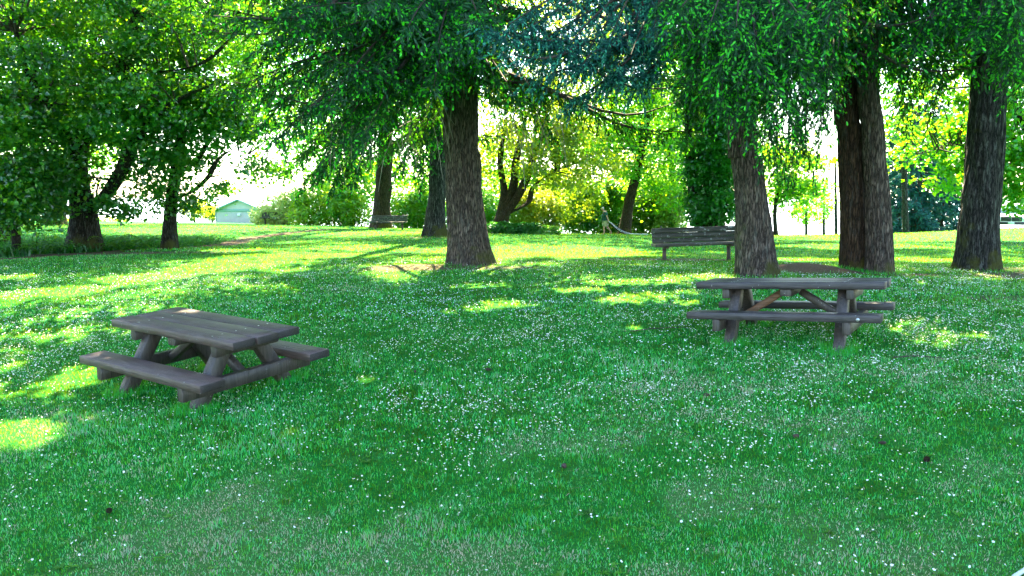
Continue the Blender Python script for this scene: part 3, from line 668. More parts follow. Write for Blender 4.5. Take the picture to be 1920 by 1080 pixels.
def broadleaf(label, base, stems, env, seed, mat_l=None, mat_b=None, leaf=.12, per=70, cr=.5, group=None, name='broadleaf_tree', seg=40, flare=.35, rough=.012, up=.6, cat='tree', tbias=0.0):
    """stems: list of (points abs, radii); env: list of (centre abs, (rx, ry, rz), clusters)"""
    rs = np.random.RandomState(seed); root = empty(name, base, 0, label, cat, group); mat_b = mat_b or M_BARKM; mat_l = mat_l or M_MAPLE
    nodes = []
    for j, (pts, rad) in enumerate(stems):
        tp = rel(pts, base); 
        if j == 0: tp[0] = (tp[0][0], tp[0][1], -.12)
        trunk_mesh('trunk' if j == 0 else 'limb', tp, rad, mat_b, root, seg=seg if j == 0 else max(12, seg//2), dz=.08 if j == 0 else .15, flare=flare if j == 0 else 0, rough=rough, seed=seed+j, flare_h=.5)
        S = spline(tp, 30); R = np.interp(np.linspace(0, 1, 30), np.linspace(0, 1, len(rad)), rad)
        nodes += [(S[k], R[k]) for k in range(8 if j == 0 else 3, 30)]
    NP = np.array([p for p, r in nodes]); NR = np.array([r for p, r in nodes])
    C = []; B = MB()
    for (c, rr, k) in env:
        c = np.array(c, float)-np.array(base); rr = np.array(rr, float)
        q = unit(rs.randn(k, 3))*(rs.rand(k, 1)**.42); C.append(c+q*rr)
    C = np.concatenate(C)
    # boughs: a third of the clusters get a curved branch from the nearest limb
    for i in range(0, len(C), 4):
        d = np.linalg.norm(NP-C[i]-np.array([0, 0, .0]), axis=1)+np.maximum(0, NP[:, 2]-C[i, 2])*1.0; k = int(np.argmin(d)); a_ = NP[k]; L = d[k]
        if L > 7: continue
        mid = (a_+C[i])/2+rs.randn(3)*.12*L+np.array([0, 0, .08*L])
        S = spline([a_, mid, C[i]], 8); B.tube(S, np.linspace(min(.016*L+.008, NR[k]*.6+.01), .006, 8), 5, False)
    if B.n: B.build('branches', M_TWIG, root, True)
    n_ = rs.poisson(per, len(C)); ii = np.repeat(np.arange(len(C)), n_)
    g = rs.randn(len(ii), 3)*np.array([1, 1, .5])*cr*(.6+.8*rs.rand(len(C))[ii])[:, None]*.62
    p = C[ii]+g; ok = ~open_to_sun(p+np.array(base)); p, ii = p[ok], ii[ok]; nrm = unit(rs.randn(len(ii), 3)*.75+np.array([0, 0, up]))
    s = leaf*(.6+.7*rs.rand(len(ii))); V, T = leaf_quads(p, nrm, s, rs)
    cl = rs.rand(len(C))[ii]
    tint = np.clip(.15+.45*cl+.4*(rs.rand(len(ii))-.3)+tbias, 0, 1)
    mesh_np('crown', V, T, mat_l, root, tint=np.repeat(tint, 4))
    return root

def bush(label, base, blobs, seed, mat_l, leaf=.08, n=9000, group=None, name='shrub', tb=0.0, up=.7):
    """blobs: (dx, dy, dz, rx, ry, rz) about the base"""
    rs = np.random.RandomState(seed); root = empty(name, base, 0, label, 'shrub', group)
    vol = np.array([b_[3]*b_[4]*b_[5] for b_ in blobs])**.67; k = (n*vol/vol.sum()).astype(int); Pp, Nn = [], []
    for b_, kk in zip(blobs, k):
        q = unit(rs.randn(kk, 3)); rad = (rs.rand(kk, 1)**.28)
        bump = .60+.75*noise3(q*2.6+seed+b_[0])[:, None]
        Pp.append(np.array(b_[:3])+q*rad*bump*np.array(b_[3:])); Nn.append(unit(q*.6+rs.randn(kk, 3)*.6+[0, 0, up]))
    p = np.concatenate(Pp); nn = np.concatenate(Nn); ok = p[:, 2] > -.05; p, nn = p[ok], nn[ok]
    V, T = leaf_quads(p, nn, leaf*(.6+.8*rs.rand(len(p))), rs)
    cl = noise3(p*1.3+seed)
    mesh_np('foliage', V, T, mat_l, root, tint=np.repeat(np.clip(cl*.8+.35*rs.rand(len(p))-.1+tb, 0, 1), 4))
    m = MB()
    for b_ in blobs:
        for q in range(4):
            e_ = np.array(b_[:3])+rs.randn(3)*np.array(b_[3:])*.4; e_[2] = abs(e_[2])+.1
            m.tube(spline([(b_[0]*.9+rs.randn()*.1, b_[1]*.9, -.05), np.array([b_[0], b_[1], 0])+(e_-np.array([b_[0], b_[1], 0]))*.5+rs.randn(3)*.05, e_], 6), np.linspace(.022, .006, 6), 5, False)
    m.build('stem', M_TWIG, root, True)
    return root
# ------------------------------------------------------------------ picnic tables
def picnic_table(loc, yaw, tx, ty, label, weather):
    r = empty('picnic_table', loc, 0, label, 'picnic table')
    Mx = Matrix.Rotation(tx, 3, 'X') @ Matrix.Rotation(ty, 3, 'Y') @ Matrix.Rotation(yaw, 3, 'Z'); r.rotation_euler = Mx.to_euler()
    H, L, Wd, T = .775, 2.184, .87, .083; pw = Wd/3
    tp = MB()
    for k in range(3):
        y = (k-1)*(pw+.002); dl = (0, .012, -.008)[k]
        tp.bar((-L/2+dl, y, H-T/2), (L/2+dl, y, H-T/2), pw-.020, T-(.003*k), bev=.004, seg=10, jit=.0006, seed=k)
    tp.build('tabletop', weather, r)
    for xx in (-.66, .66):
        for k in range(3):
            for q in (-.06, .06):
                c = ((k-1)*pw+q); bolt = MB(); bolt.tube([(xx, c, H-.004), (xx, c, H+.002)], .008, 8).build('bolt', M_BOLT, r)
    bz = H-.338
    for s in (-1, 1):
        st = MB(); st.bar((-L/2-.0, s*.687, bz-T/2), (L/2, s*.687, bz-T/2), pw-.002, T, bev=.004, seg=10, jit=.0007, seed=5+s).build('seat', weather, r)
    for sx in (-1, 1):
        x = sx*.63
        fr = MB(); fr.bar((x+sx*.105, -.82, bz-T-.072), (x+sx*.105, .82, bz-T-.072), .085, .145, bev=.007, seg=6, jit=.0006, seed=3)
        fr.build('crossbeam', M_TABLEX, r)
        cl = MB(); V0 = H-T
        cl.bar((x+sx*.095, -.40, V0-.062), (x+sx*.095, .40, V0-.062), .085, .118, bev=.008, seg=4, jit=.001).build('cleat', M_TABLEX, r)
        for sy in (-1, 1):
            # splayed leg from under the top out past the crossbeam to the ground
            p = np.array([x, sy*.17, V0-.012]); q = np.array([x, sy*.64, -.06])
            lg = MB(); lg.bar(p, q, .12, .15, up=(0, 1, .3), bev=.008, seg=5, jit=.0006, seed=int(9+sx+2*sy)).build('leg', M_TABLEX, r)
        br = MB(); br.bar((sx*.10, 0, V0-.055), (x-sx*.0, 0, bz-T-.06), .085, .085, up=(0, 1, 0), bev=.006, seg=3, jit=.001)
        br.build('brace', M_TABLE_RAW if (sx < 0 and weather is M_TABLE) else M_TABLEX, r)
    cc = MB(); cc.bar((0, -.40, H-T-.045), (0, .40, H-T-.045), .13, .088, bev=.008, seg=3).build('cleat', M_TABLEX, r)
    return r
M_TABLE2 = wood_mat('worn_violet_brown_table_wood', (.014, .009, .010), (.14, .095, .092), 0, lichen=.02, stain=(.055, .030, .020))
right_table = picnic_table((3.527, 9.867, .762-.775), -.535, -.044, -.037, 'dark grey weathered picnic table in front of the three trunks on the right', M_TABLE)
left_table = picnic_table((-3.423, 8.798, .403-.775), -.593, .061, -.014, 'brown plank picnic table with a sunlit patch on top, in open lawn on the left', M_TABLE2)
# a steel washer on the near bench of the right table
w_ = MB(); c_, s_ = .86, -.687-.29/2-.003; w_.tube([(c_, s_, .39), (c_, s_-.006, .39)], .02, 12).tube([(c_, s_-.006, .39), (c_, s_-.012, .39)], .009, 8)
w_.build('washer', M_BOLT, right_table)
for rt in (left_table, right_table):
    for sx in (-1, 1):
        for sy in (-1, 1):
            p = rt.matrix_basis @ Vector((sx*.63, sy*.60, 0)); LONG.append((p.x, p.y, .24, 700, .125))
    p = rt.location; LONG.append((p.x, p.y, 1.0, 1500, .07))

# ------------------------------------------------------------------ park benches
def park_bench(loc, yaw, roll, label, seat_n=3, length=2.35):
    r = empty('park_bench', loc, 0, label, 'bench', 'slatted park benches along the lawn'); r.rotation_euler = (0, roll, yaw)
    h = length/2; sb = MB()
    for k in range(seat_n): sb.bar((-h, -.27+k*.155, .45), (h, -.27+k*.155, .45), .145, .07, bev=.006, seg=8, jit=.0015, seed=k)
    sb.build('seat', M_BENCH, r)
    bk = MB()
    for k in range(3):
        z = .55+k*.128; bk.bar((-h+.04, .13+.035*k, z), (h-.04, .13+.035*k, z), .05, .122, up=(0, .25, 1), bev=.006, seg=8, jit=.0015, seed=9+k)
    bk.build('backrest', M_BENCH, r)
    for sx in (-1, 1):
        x = sx*(h-.32); m = MB(); m.tube([(x, 0, -.15), (x, 0, .36)], .05, 10).bar((x, -.33, .395), (x, .22, .395), .06, .055)
        m.bar((x, .205, .37), (x, .29, .93), .05, .03, up=(0, 1, 0)); m.build('leg', M_IRON, r)
    return r
bx, by, bz_ = G(1306, 20.6); park_bench((bx, by, bz_-.02), .10, -.030, 'mossy slatted bench partly hidden behind the thick trunk right of the centre')
bx, by, bz_ = G(729, 49); park_bench((bx, by, bz_), -.16, -.01, 'small distant slatted bench in front of a dark trunk left of the centre')
bx, by, bz_ = G(518, 62); park_bench((bx, by, bz_+.1), .05, 0, 'dark bench in the shade, sunk into the long bright shrubs near the shed')

# ------------------------------------------------------------------ storage shed far left
def shed():
    y = 112.0; xa, ya, za = P(404, 421.5, y); xb = P(494, 421.5, y)[0]; w = xb-xa; z0 = za-.3
    r = empty('shed', ((xa+xb)/2, y, z0), 0, 'small pale grey gabled shed with green trim beyond the lawn', 'shed')
    wall = plain('shed_wall', (.46, .42, .43), .8, var=.06, scale=2); trim = plain('shed_trim', (.20, .30, .29), .6, var=.1); roofm = plain('shed_roof', (.25, .32, .32), .7, var=.1)
    hw = w/2-.15; hz = P(450, 393, y)[2]-z0; pk = P(450, 374, y)[2]-z0; D = 9.0
    V = [(-hw, 0, 0), (hw, 0, 0), (hw, 0, hz), (0, 0, pk-.18), (-hw, 0, hz), (-hw, D, 0), (hw, D, 0), (hw, D, hz), (0, D, pk-.18), (-hw, D, hz)]
    me = bpy.data.meshes.new('wall'); me.from_pydata(V, [], [(0, 1, 2, 3, 4), (9, 8, 7, 6, 5), (0, 5, 6, 1), (1, 6, 7, 2), (4, 9, 5, 0)]); me.materials.append(wall)
    o = bpy.data.objects.new('wall', me); COL.objects.link(o); o.parent = r
    bt = MB()
    for k in range(1, 14): bt.box((-hw+k*2*hw/14, -.012, hz*.46), (.05, .024, hz*.92), .004)
    bt.build('batten', wall, r)
    m = MB(); sl = (pk-hz)/hw
    for s in (-1, 1): m.bar((s*(hw+.35), D/2, hz-.35*sl-.02), (0, D/2, pk+.0), D+1.0, .12, up=(s*sl, 0, 1), bev=.01)
    m.build('roof', roofm, r)
    f = MB(); f.box((0, -.03, hz-.12), (2*hw+.1, .05, .42))
    for s in (-1, 1): f.bar((s*(hw+.35), -.53, hz-.35*sl-.02), (0, -.53, pk+.0), .04, .22, up=(s*sl, 0, 1)); f.box((s*(hw+.0), -.03, hz*.45), (.14, .05, hz*.9))
    f.build('trim', trim, r)
    l = MB(); l.box((.0, -.12, hz-.72), (.42, .2, .34), .03).build('lamp_housing', plain('lamp_cover', (.7, .72, .7), .5), r)
shed()

# ------------------------------------------------------------------ white van at the right edge
def van():
    gx, gy, g0 = G(1897, 47.5); r = empty('parked_car', (gx, gy, g0), math.radians(-33), 'white car with dark grille facing the lawn at the far right edge', 'car'); r.scale = (.94, .94, .80)
    white = plain('white_paint', (.80, .80, .78), .25, 0, .03); glass = plain('tinted_glass', (.10, .17, .22), .08, 0, .05); blk = plain('black_trim', (.02, .02, .022), .5); lamp = plain('headlamp_glass', (.75, .78, .8), .1); tyre = plain('tyre_rubber', (.018, .018, .018), .85); rim = plain('rim', (.45, .45, .47), .35, .8)
    # section outline (y back, z) lofted across x
    prof = [(-2.35, .42), (-2.38, .72), (-2.30, .98), (-1.45, 1.12), (-.80, 1.78), (-.45, 1.90), (2.3, 1.88), (2.45, 1.7), (2.48, .45), (2.3, .36), (-2.2, .36)]
    xs = [-.99, -.95, -.5, 0, .5, .95, .99]; V = []; Q = []; n_ = len(prof)
    for x in xs:
        k = .94 if abs(x) > .97 else 1
        for (y, z) in prof:
            tum = 1-.13*max(0, (z-1.05)/.85); zz = z if k == 1 else .36+(z-.36)*.97+.02
            V.append((x*tum, y*k if y < 0 else y*(.98 if k != 1 else 1), zz-.03*(x/.95)**2*(z > 1.7)))
    for i in range(len(xs)-1):
        for j in range(n_): Q.append((i*n_+j, (i+1)*n_+j, (i+1)*n_+(j+1) % n_, i*n_+(j+1) % n_))
    for i, rv in ((0, False), (len(xs)-1, True)):
        f = [i*n_+j for j in range(n_)]; Q.append(tuple(reversed(f)) if rv else tuple(f))
    me = bpy.data.meshes.new('body'); me.from_pydata(V, [], Q); me.materials.append(white); b = bpy.data.objects.new('body', me); COL.objects.link(b); b.parent = r
    g = MB(); g.bar((-.78, -1.135, 1.47), (.78, -1.135, 1.47), .02, .74, up=(0, .70, .71), bev=.008).build('windscreen', glass, r)
    for s in (-1, 1):
        m = MB(); m.box((s*.915, .15, 1.42), (.9, .02, .45), .01); 
        m = MB(); m.bar((s*.935, -.55, 1.40), (s*.935, .45, 1.40), .02, .44).bar((s*.935, .55, 1.40), (s*.935, 2.1, 1.40), .02, .44); m.build('side_window', glass, r)
        h = MB(); h.box((s*.74, -2.36, .80), (.38, .06, .20), .03).build('headlight', lamp, r)
        mm = MB(); mm.box((s*1.12, -.98, 1.22), (.20, .10, .22), .03).bar((s*.92, -.95, 1.15), (s*1.05, -.97, 1.18), .04, .04).build('mirror', blk, r)
        for y in (-1.5, 1.55):
            w = MB(); w.tube([(s*.80, y, .34), (s*1.0, y, .34)], .34, 20); wo = w.build('wheel', tyre, r)
            MB().tube([(s*.99, y, .34), (s*1.012, y, .34)], .19, 14).build('rim', rim, wo)
    gr = MB()
    for k in range(4): gr.box((0, -2.385, .68+k*.075), (1.02, .05, .035), .008)
    gr.box((-.29, -2.37, .79), (.52, .06, .32), .01).box((.29, -2.37, .79), (.52, .06, .32), .01).build('grille', blk, r)
    MB().box((0, -2.42, .48), (1.9, .16, .20), .04).build('bumper', blk, r)
    MB().box((0, -2.505, .50), (.34, .012, .15), .003).build('number_plate', plain('plate', (.6, .62, .6), .5), r)
van()

# ------------------------------------------------------------------ man dragging a bundle
def skin(name, verts, edges, mat, parent, sub=2):
    me = bpy.data.meshes.new(name); me.from_pydata([v[:3] for v in verts], edges, [])
    o = bpy.data.objects.new(name, me); COL.objects.link(o); md = o.modifiers.new('skin', 'SKIN')
    sv = me.skin_vertices[0].data
    for i, v in enumerate(verts): sv[i].radius = (v[3], v[4] if len(v) > 4 else v[3]); sv[i].use_root = (i == 0)
    md.use_smooth_shade = True
    o.modifiers.new('sub', 'SUBSURF').levels = sub; o.modifiers['sub'].render_levels = sub
    dg = bpy.context.evaluated_depsgraph_get(); dg.update()
    m2 = bpy.data.meshes.new_from_object(o.evaluated_get(dg)); o.modifiers.clear(); o.data = m2; m2.name = name
    m2.materials.clear(); m2.materials.append(mat); m2.polygons.foreach_set('use_smooth', np.ones(len(m2.polygons), bool)); o.parent = parent
    return o
def man():
    gx, gy, g0 = G(1134, 50); r = empty('person', (gx, gy, g0), 0, 'man in dark green shirt and khaki shorts walking left, head bowed, arm trailing behind', 'person')
    sk = plain('skin', (.45, .25, .17), .55); shirt = plain('dark_green_shirt', (.012, .07, .06), .85, var=.2); sh = plain('khaki_shorts', (.42, .42, .26), .85, var=.1); hair = plain('white_hair', (.6, .58, .55), .8); shoe = plain('pale_shoes', (.35, .25, .16), .8)
    # facing -x; origin between the feet; metres
    B = [(.02, 0, .92, .13, .12), (-.01, 0, 1.12, .12, .15), (0, 0, 1.30, .12, .17), (.01, 0, 1.42, .09, .13), (-.06, 0, 1.49, .055, .055),   # 0-4 pelvis, torso, neck
         (-.13, 0, 1.56, .085, .075), (-.17, 0, 1.64, .095, .08), (-.14, 0, 1.70, .05, .05),                                                # 5-7 head, bowed
         (-.01, -.09, .86, .10), (-.07, -.10, .48, .062), (-.05, -.10, .09, .04), (-.18, -.10, .035, .035),                                 # 8-11 near leg, planted
         (.05, .09, .86, .10), (.16, .10, .50, .062), (.42, .10, .17, .042), (.36, .10, .05, .034),                                         # 12-15 far leg, trailing
         (.02, -.20, 1.39, .06), (.10, -.24, 1.12, .045), (.20, -.22, .90, .034), (.23, -.22, .83, .03), (.24, -.235, .78, .014), (.25, -.22, .775, .014), (.235, -.205, .78, .013), (.205, -.205, .80, .012),
         (.02, .20, 1.39, .06), (.08, .24, 1.13, .045), (-.04, .24, .92, .034), (-.07, .24, .85, .03), (-.09, .23, .79, .014), (-.08, .25, .785, .014), (-.065, .26, .79, .013),
         (-.265, 0, 1.615, .02, .02)]
    E = [(0, 1), (1, 2), (2, 3), (3, 4), (4, 5), (5, 6), (6, 7), (0, 8), (8, 9), (9, 10), (10, 11), (0, 12), (12, 13), (13, 14), (14, 15), (3, 16), (16, 17), (17, 18), (18, 19), (19, 20), (19, 21), (19, 22), (18, 23),
         (3, 24), (24, 25), (25, 26), (26, 27), (27, 28), (27, 29), (27, 30), (6, 31)]
    skin('body', B, E, sk, r)
    S = [(-.01, 0, 1.00, .20, .19), (-.025, 0, 1.14, .205, .21), (.005, 0, 1.31, .19, .22), (.015, 0, 1.43, .13, .17), (.02, -.215, 1.38, .10), (.065, -.235, 1.20, .085), (.02, .215, 1.38, .10), (.055, .235, 1.20, .085), (.01, 0, .86, .20, .19)]
    skin('shirt', S, [(0, 1), (1, 2), (2, 3), (3, 4), (4, 5), (3, 6), (6, 7), (0, 8)], shirt, r)
    S = [(.01, 0, .90, .19, .18), (-.005, -.09, .80, .155), (-.055, -.10, .50, .13), (.055, .09, .80, .155), (.135, .10, .50, .13)]
    skin('shorts', S, [(0, 1), (1, 2), (0, 3), (3, 4)], sh, r)
    skin('hair', [(-.10, 0, 1.62, .085, .085), (-.14, 0, 1.685, .085, .085), (-.20, 0, 1.70, .05, .06)], [(0, 1), (1, 2)], hair, r)
    skin('shoe', [(-.03, -.10, .06, .05), (-.13, -.10, .045, .05), (-.22, -.10, .04, .035)], [(0, 1), (1, 2)], shoe, r)
    skin('shoe', [(.44, .10, .14, .05), (.40, .10, .07, .05), (.33, .10, .04, .035)], [(0, 1), (1, 2)], shoe, r)
    fm = plain('eyes_and_mouth', (.05, .02, .02), .4)
    for s in (-1, 1): MB().tube([(-.262, s*.033, 1.64), (-.268, s*.033, 1.64)], .011, 8).build('eye', fm, r)
    k = MB(); k.tube([(-.245, -.03, 1.575), (-.248, 0, 1.572), (-.245, .03, 1.575)], .006, 6); k.build('mouth', fm, r)
    # the bundle he pulls
    b = empty('dragged_bundle', (gx+.22, gy-.22, gz1(gx+.22, gy-.22)), 0, 'long dark and white cloth bundle dragged behind the walking man', 'bundle')
    def gl(x): return gz1(gx+.22+x, gy-.22)-gz1(gx+.22, gy-.22)
    base = [(.0, 0, .82), (.18, 0, .70), (.42, .02, .48), (.72, .03, .26), (1.05, .0, .12+gl(1.05)), (1.35, 0, .07+gl(1.35))]
    S = spline(base, 26); rad = np.interp(np.linspace(0, 1, 26), [0, .12, .5, .8, 1], [.02, .06, .10, .09, .03])
    MB().tube(S, rad*(1+.12*np.sin(np.arange(26)*2.2)), 12).build('cloth', plain('dark_cloth', (.03, .025, .05), .8, var=.4), b, True)
    for dy, dz in ((-.085, .045), (-.095, -.03)):
        MB().tube(S+np.stack([0*rad, dy*rad/.1, dz*rad/.1], -1), .014, 6).build('white_strip', plain('white_webbing', (.75, .73, .78), .7), b, True)
    tail = [(1.3, 0, .05+gl(1.3)), (1.7, .05, .035+gl(1.7)), (2.1, -.05, .03+gl(2.1)), (2.45, .0, .03+gl(2.45))]
    MB().tube(spline(tail, 12), .035, 6).build('tail', plain('white_cord', (.72, .72, .7), .7), b, True)
man()

# ------------------------------------------------------------------ the big conifers round the lawn
def trk(*a): return [P(*q) if len(q) == 3 else q for q in a]
def up_to(p, q, H):
    """extend the line p->q up to height H"""
    p = np.array(p); q = np.array(q); d = (q-p)/max(q[2]-p[2], .1); return tuple(q+d*(H-q[2])*.35*np.array([1, 1, 0])+np.array([0, 0, H-q[2]]))
def fir(label, u, y, vs, H, rad, cb, Lmax, nb, seed, **kw):
    b = G(u, y); pts = [b]+[P(uu, vv, y) for uu, vv in vs]; a_ = pts[-1]
    pts += [(a_[0]+(H-a_[2])*.004*(1 if seed % 2 else -1), y, a_[2]+(H-a_[2])*k) for k in (.33, .66, 1.0)]
    # radii are given against height fractions 0..1 of H; resample to the control points
    TRUNKS.append((b[0], b[1], rad[0]*1.25)); LONG.append((b[0], b[1]-.1, rad[0]*2.2, 700, .12))
    return conifer(label, b, H, pts, rad, cb, Lmax, nb, seed, **kw)
G1 = 'tall conifers standing along the lawn'
def fill(seed, n, u0, u1, v0, v1, y0, y1, edge):
    """n bough tips spread over a region of the view; edge(u) is the lowest v allowed"""
    rs = np.random.RandomState(seed); out = []
    while len(out) < n:
        u = u0+(u1-u0)*rs.rand(); v = v0+(v1-v0)*rs.rand()
        if v < edge(u): out.append((u, v, y0+(y1-y0)*rs.rand()))
    return out
def bg_(h, s, *tips):
    """boughs from the trunk point (u, v, y)=h to each tip, sagging as they go"""
    out = []
    a_ = np.array(h(0)) if callable(h) else np.array(P(*h))
    for k, t in enumerate(tips):
        q = np.array(P(*t)); a2 = a_+np.array([0, 0, .35*k % 1.3]); L = np.linalg.norm(q-a2)
        m1 = a2+(q-a2)*.35+np.array([0, 0, .10*L*s]); m2 = a2+(q-a2)*.72+np.array([0, 0, .07*L*s]); out.append([a2, m1, m2, q])
    return out

main = fir('thickest conifer with reddish scars on its flared base, left of the centre', 885, 19, [(873, 400), (867, 300), (862, 180)], 34, [.44, .41, .39, .37, .27, .15, .03], 4.3, 6.2, 180, 11,
    group=G1, flare=.42, flare_h=.6, rough=.035, seg=128, skip=lambda h, az, rs: h < 5.5 and math.sin(az) < -.2 and math.cos(az) < .5 and rs.rand() < .3, step=.12,
    extra=bg_((858, 110, 19), 1, (650, 210, 16.5), (560, 150, 15.5), (720, 250, 17.5), (500, 80, 15.5), (610, 60, 14.5), (700, 130, 15), (780, 190, 16), (960, 230, 17.5), (930, 150, 15), (1000, 170, 16), (820, 90, 14), (480, 200, 17.5), (690, 290, 18.5), (1040, 260, 20), (570, 290, 19), (540, 20, 13.5), (680, 10, 13), (900, 40, 13.5), (760, 60, 13.5), (1000, 20, 15), (460, 130, 17), (620, 250, 18), (850, 160, 15.5), (790, 270, 18), (930, 190, 17), (650, 160, 15), *fill(1, 40, 430, 850, -40, 300, 14.5, 19.5, lambda u: np.interp(u, [430, 520, 600, 700, 850], [200, 270, 310, 290, 190])), *fill(2, 14, 880, 1060, -40, 230, 14.5, 19, lambda u: 190)), newg=.22)
fir('leaning greyish conifer trunk with moss at its base, directly behind the right picnic table', 1419, 16, [(1411, 400), (1401, 300), (1392, 200)], 31, [.35, .30, .27, .24, .18, .1, .03], 4.6, 5.2, 145, 12,
    group=G1, skip=lambda h, az, rs: h < 7.5 and math.cos(az) < -.2, flare=.38, flare_h=.45, rough=.028, seg=110, detail=True, step=.13, newg=.3,
    extra=bg_((1388, 60, 16), .8, (1260, 70, 12.5), (1300, 130, 12.2), (1350, 190, 12), (1400, 210, 12), (1445, 235, 12.4), (1480, 190, 12), (1330, 50, 11), (1500, 110, 11.5), (1450, 290, 14.6), (1230, 10, 12), (1420, 120, 11), (1300, 230, 17.5), (1270, 20, 11.5), (1380, 60, 10.8), (1290, 170, 13), (1490, 250, 13.5), (1470, 320, 15), (1420, 270, 14), (1440, 170, 11.5), (1350, 130, 11.4), (1500, 30, 10.8), (1520, 300, 15.8), *fill(3, 16, 1240, 1500, -40, 240, 11, 14.5, lambda u: np.interp(u, [1240, 1350, 1450, 1500], [110, 210, 240, 200]))))
fir('dark reddish conifer trunk, left one of the pair standing close together', 1602, 17.3, [(1599, 400), (1595, 250), (1590, 130)], 33, [.275, .26, .255, .24, .17, .1, .03], 5.6, 5.2, 125, 13,
    group=G1, skip=lambda h, az, rs: h < 9 and math.sin(az) < .1, flare=.22, mat_b=M_BARKR, rough=.022, seg=96, step=.13, newg=.3, detail=True,
    extra=bg_((1590, -40, 17.3), .8, (1540, 150, 12.6), (1590, 70, 13), (1545, 200, 14.6), (1505, 250, 14.4), (1530, 60, 12), (1640, 0, 12.6), (1540, 230, 15), (1480, 330, 17), (1500, 160, 13), (1550, 60, 12), (1570, 110, 12.4), (1610, 0, 12.4), (1500, 210, 15.5), (1530, 300, 16.5), (1560, 20, 11.5), *fill(4, 12, 1480, 1680, -60, 330, 12, 17, lambda u: np.interp(u, [1480, 1560, 1600, 1680], [310, 210, 70, 20]))))
fir('slim brown conifer trunk, right one of the pair standing close together', 1648, 16.9, [(1646, 400), (1637, 250), (1628, 60)], 30, [.26, .24, .215, .185, .15, .08, .03], 6.0, 5.0, 90, 14,
    group=G1, skip=lambda h, az, rs: h < 9 and math.sin(az) < .1, flare=.22, rough=.022, seg=96, step=.14, newg=.15,
    extra=bg_((1640, -60, 16.9), .8, (1690, 150, 17.5), (1720, 60, 15), (1700, 240, 18.2), (1740, 130, 16.5), (1700, -20, 12.5)))
fir('dark lichen-speckled conifer trunk leaning right, nearest the right edge', 1833, 18, [(1838, 400), (1848, 250), (1860, 80)], 33, [.42, .385, .36, .33, .24, .13, .04], 5.4, 5.6, 135, 15,
    group=G1, flare=.30, flare_h=.4, mat_b=M_BARKD, rough=.03, seg=110, step=.13, newg=.3, detail=True,
    extra=bg_((1862, -10, 18), .8, (1905, 90, 12.6), (1800, 30, 12.6), (1858, 50, 12), (1900, 180, 15), (1760, 20, 13.5), (1940, 150, 14), (1880, -20, 11), (1740, 230, 18), (1830, 60, 12), (1890, 40, 11.8), (1915, 20, 11.5), (1790, -10, 12), (1700, 200, 19), (1720, 160, 18.5), (1890, 120, 13), *fill(5, 12, 1700, 1960, -60, 200, 12.5, 18, lambda u: np.interp(u, [1700, 1760, 1840, 1900, 1960], [200, 120, 60, 110, 200]))))
# the blue-green bough that hangs across the middle belongs to a spruce of its own, whose trunk stands behind the boughs
sp = G(1412, 20.5); TRUNKS.append((sp[0], sp[1], .3))
conifer('blue-green spruce whose low drooping bough reaches across the top centre', sp, 19, [sp, P(1404, 300, 20.5), P(1390, 100, 20.5), (sp[0]-.4, 20.5, 12), (sp[0]-.5, 20.5, 19)], [.17, .16, .15, .11, .03], 6.5, 4.0, 40, 16,
    mat_l=M_BLUE, group=G1, flare=.2, rough=.015, seg=48, step=.11, newg=.35, bl=.62, shoot=.13, sw=.036, detail=True, hang=.45,
    extra=[[P(1388, -40, 20.5), P(1260, 10, 17), P(1180, 70, 15), P(1090, 75, 14), P(1000, 75, 13.6), P(905, 55, 13.4)], [P(1200, 60, 15.5), P(1130, 110, 14.3), P(1060, 130, 14), P(1000, 150, 13.8)],
           [P(1220, 50, 16), P(1170, 120, 14.6), P(1120, 160, 14.4), P(1070, 190, 14.2)], [P(1230, 50, 17), P(1250, 90, 15), P(1220, 130, 14.5), P(1190, 170, 14.2)], [P(1100, 75, 14), P(1060, 100, 13.6), P(1010, 110, 13.4), P(950, 100, 13.2)],
           [P(1180, 60, 15), P(1150, 85, 14.2), P(1110, 100, 13.8), P(1090, 125, 13.6)], [P(1240, 40, 17), P(1215, 90, 15), P(1180, 110, 14.2), P(1150, 145, 14)]]+bg_((1250, 0, 16.5), .7, (1010, 80, 13.6), (960, 75, 13.2), (1100, 100, 13.8), (1140, 80, 13.6), (1180, 110, 13.8), (1060, 90, 13.5), (1200, 140, 14.2), (1230, 100, 14.2), (1120, 125, 14), (930, 62, 13.2), (1240, 150, 15), (1010, 130, 14.4), (1225, 60, 13.8), (1150, 150, 14.2)))

def dead_twigs():
    rs = np.random.RandomState(77); m = MB(); o = np.array(main.location)
    for (u, v, y) in [(960, 225, 17.5), (990, 250, 18), (1010, 215, 18), (700, 240, 17), (740, 255, 17.5), (770, 240, 18), (800, 220, 18), (660, 220, 17), (930, 205, 18), (1040, 240, 19), (830, 200, 18.2), (620, 235, 17)]:
        for k in range(3):
            p = np.array(P(u+rs.randn()*14, v+rs.randn()*10, y))-o; L = .5+.8*rs.rand(); a_ = rs.rand()*6.28; d = np.array([math.cos(a_), math.sin(a_), 0])
            S = spline([p, p+d*.18*L+[0, 0, -.35*L], p+d*(.3+.1*rs.rand())*L+[0, 0, -.95*L]], 7); m.tube(S, np.linspace(.012, .004, 7), 4, False)
            for q in range(3):
                s0 = S[2+q]; e_ = rs.rand()*6.28; m.tube([s0, s0+np.array([math.cos(e_)*.12, math.sin(e_)*.12, -.16])*L], [.005, .003], 3, False)
    tag(m.build('dead_twigs', M_PALETWIG, main, True), kind='stuff')
dead_twigs()
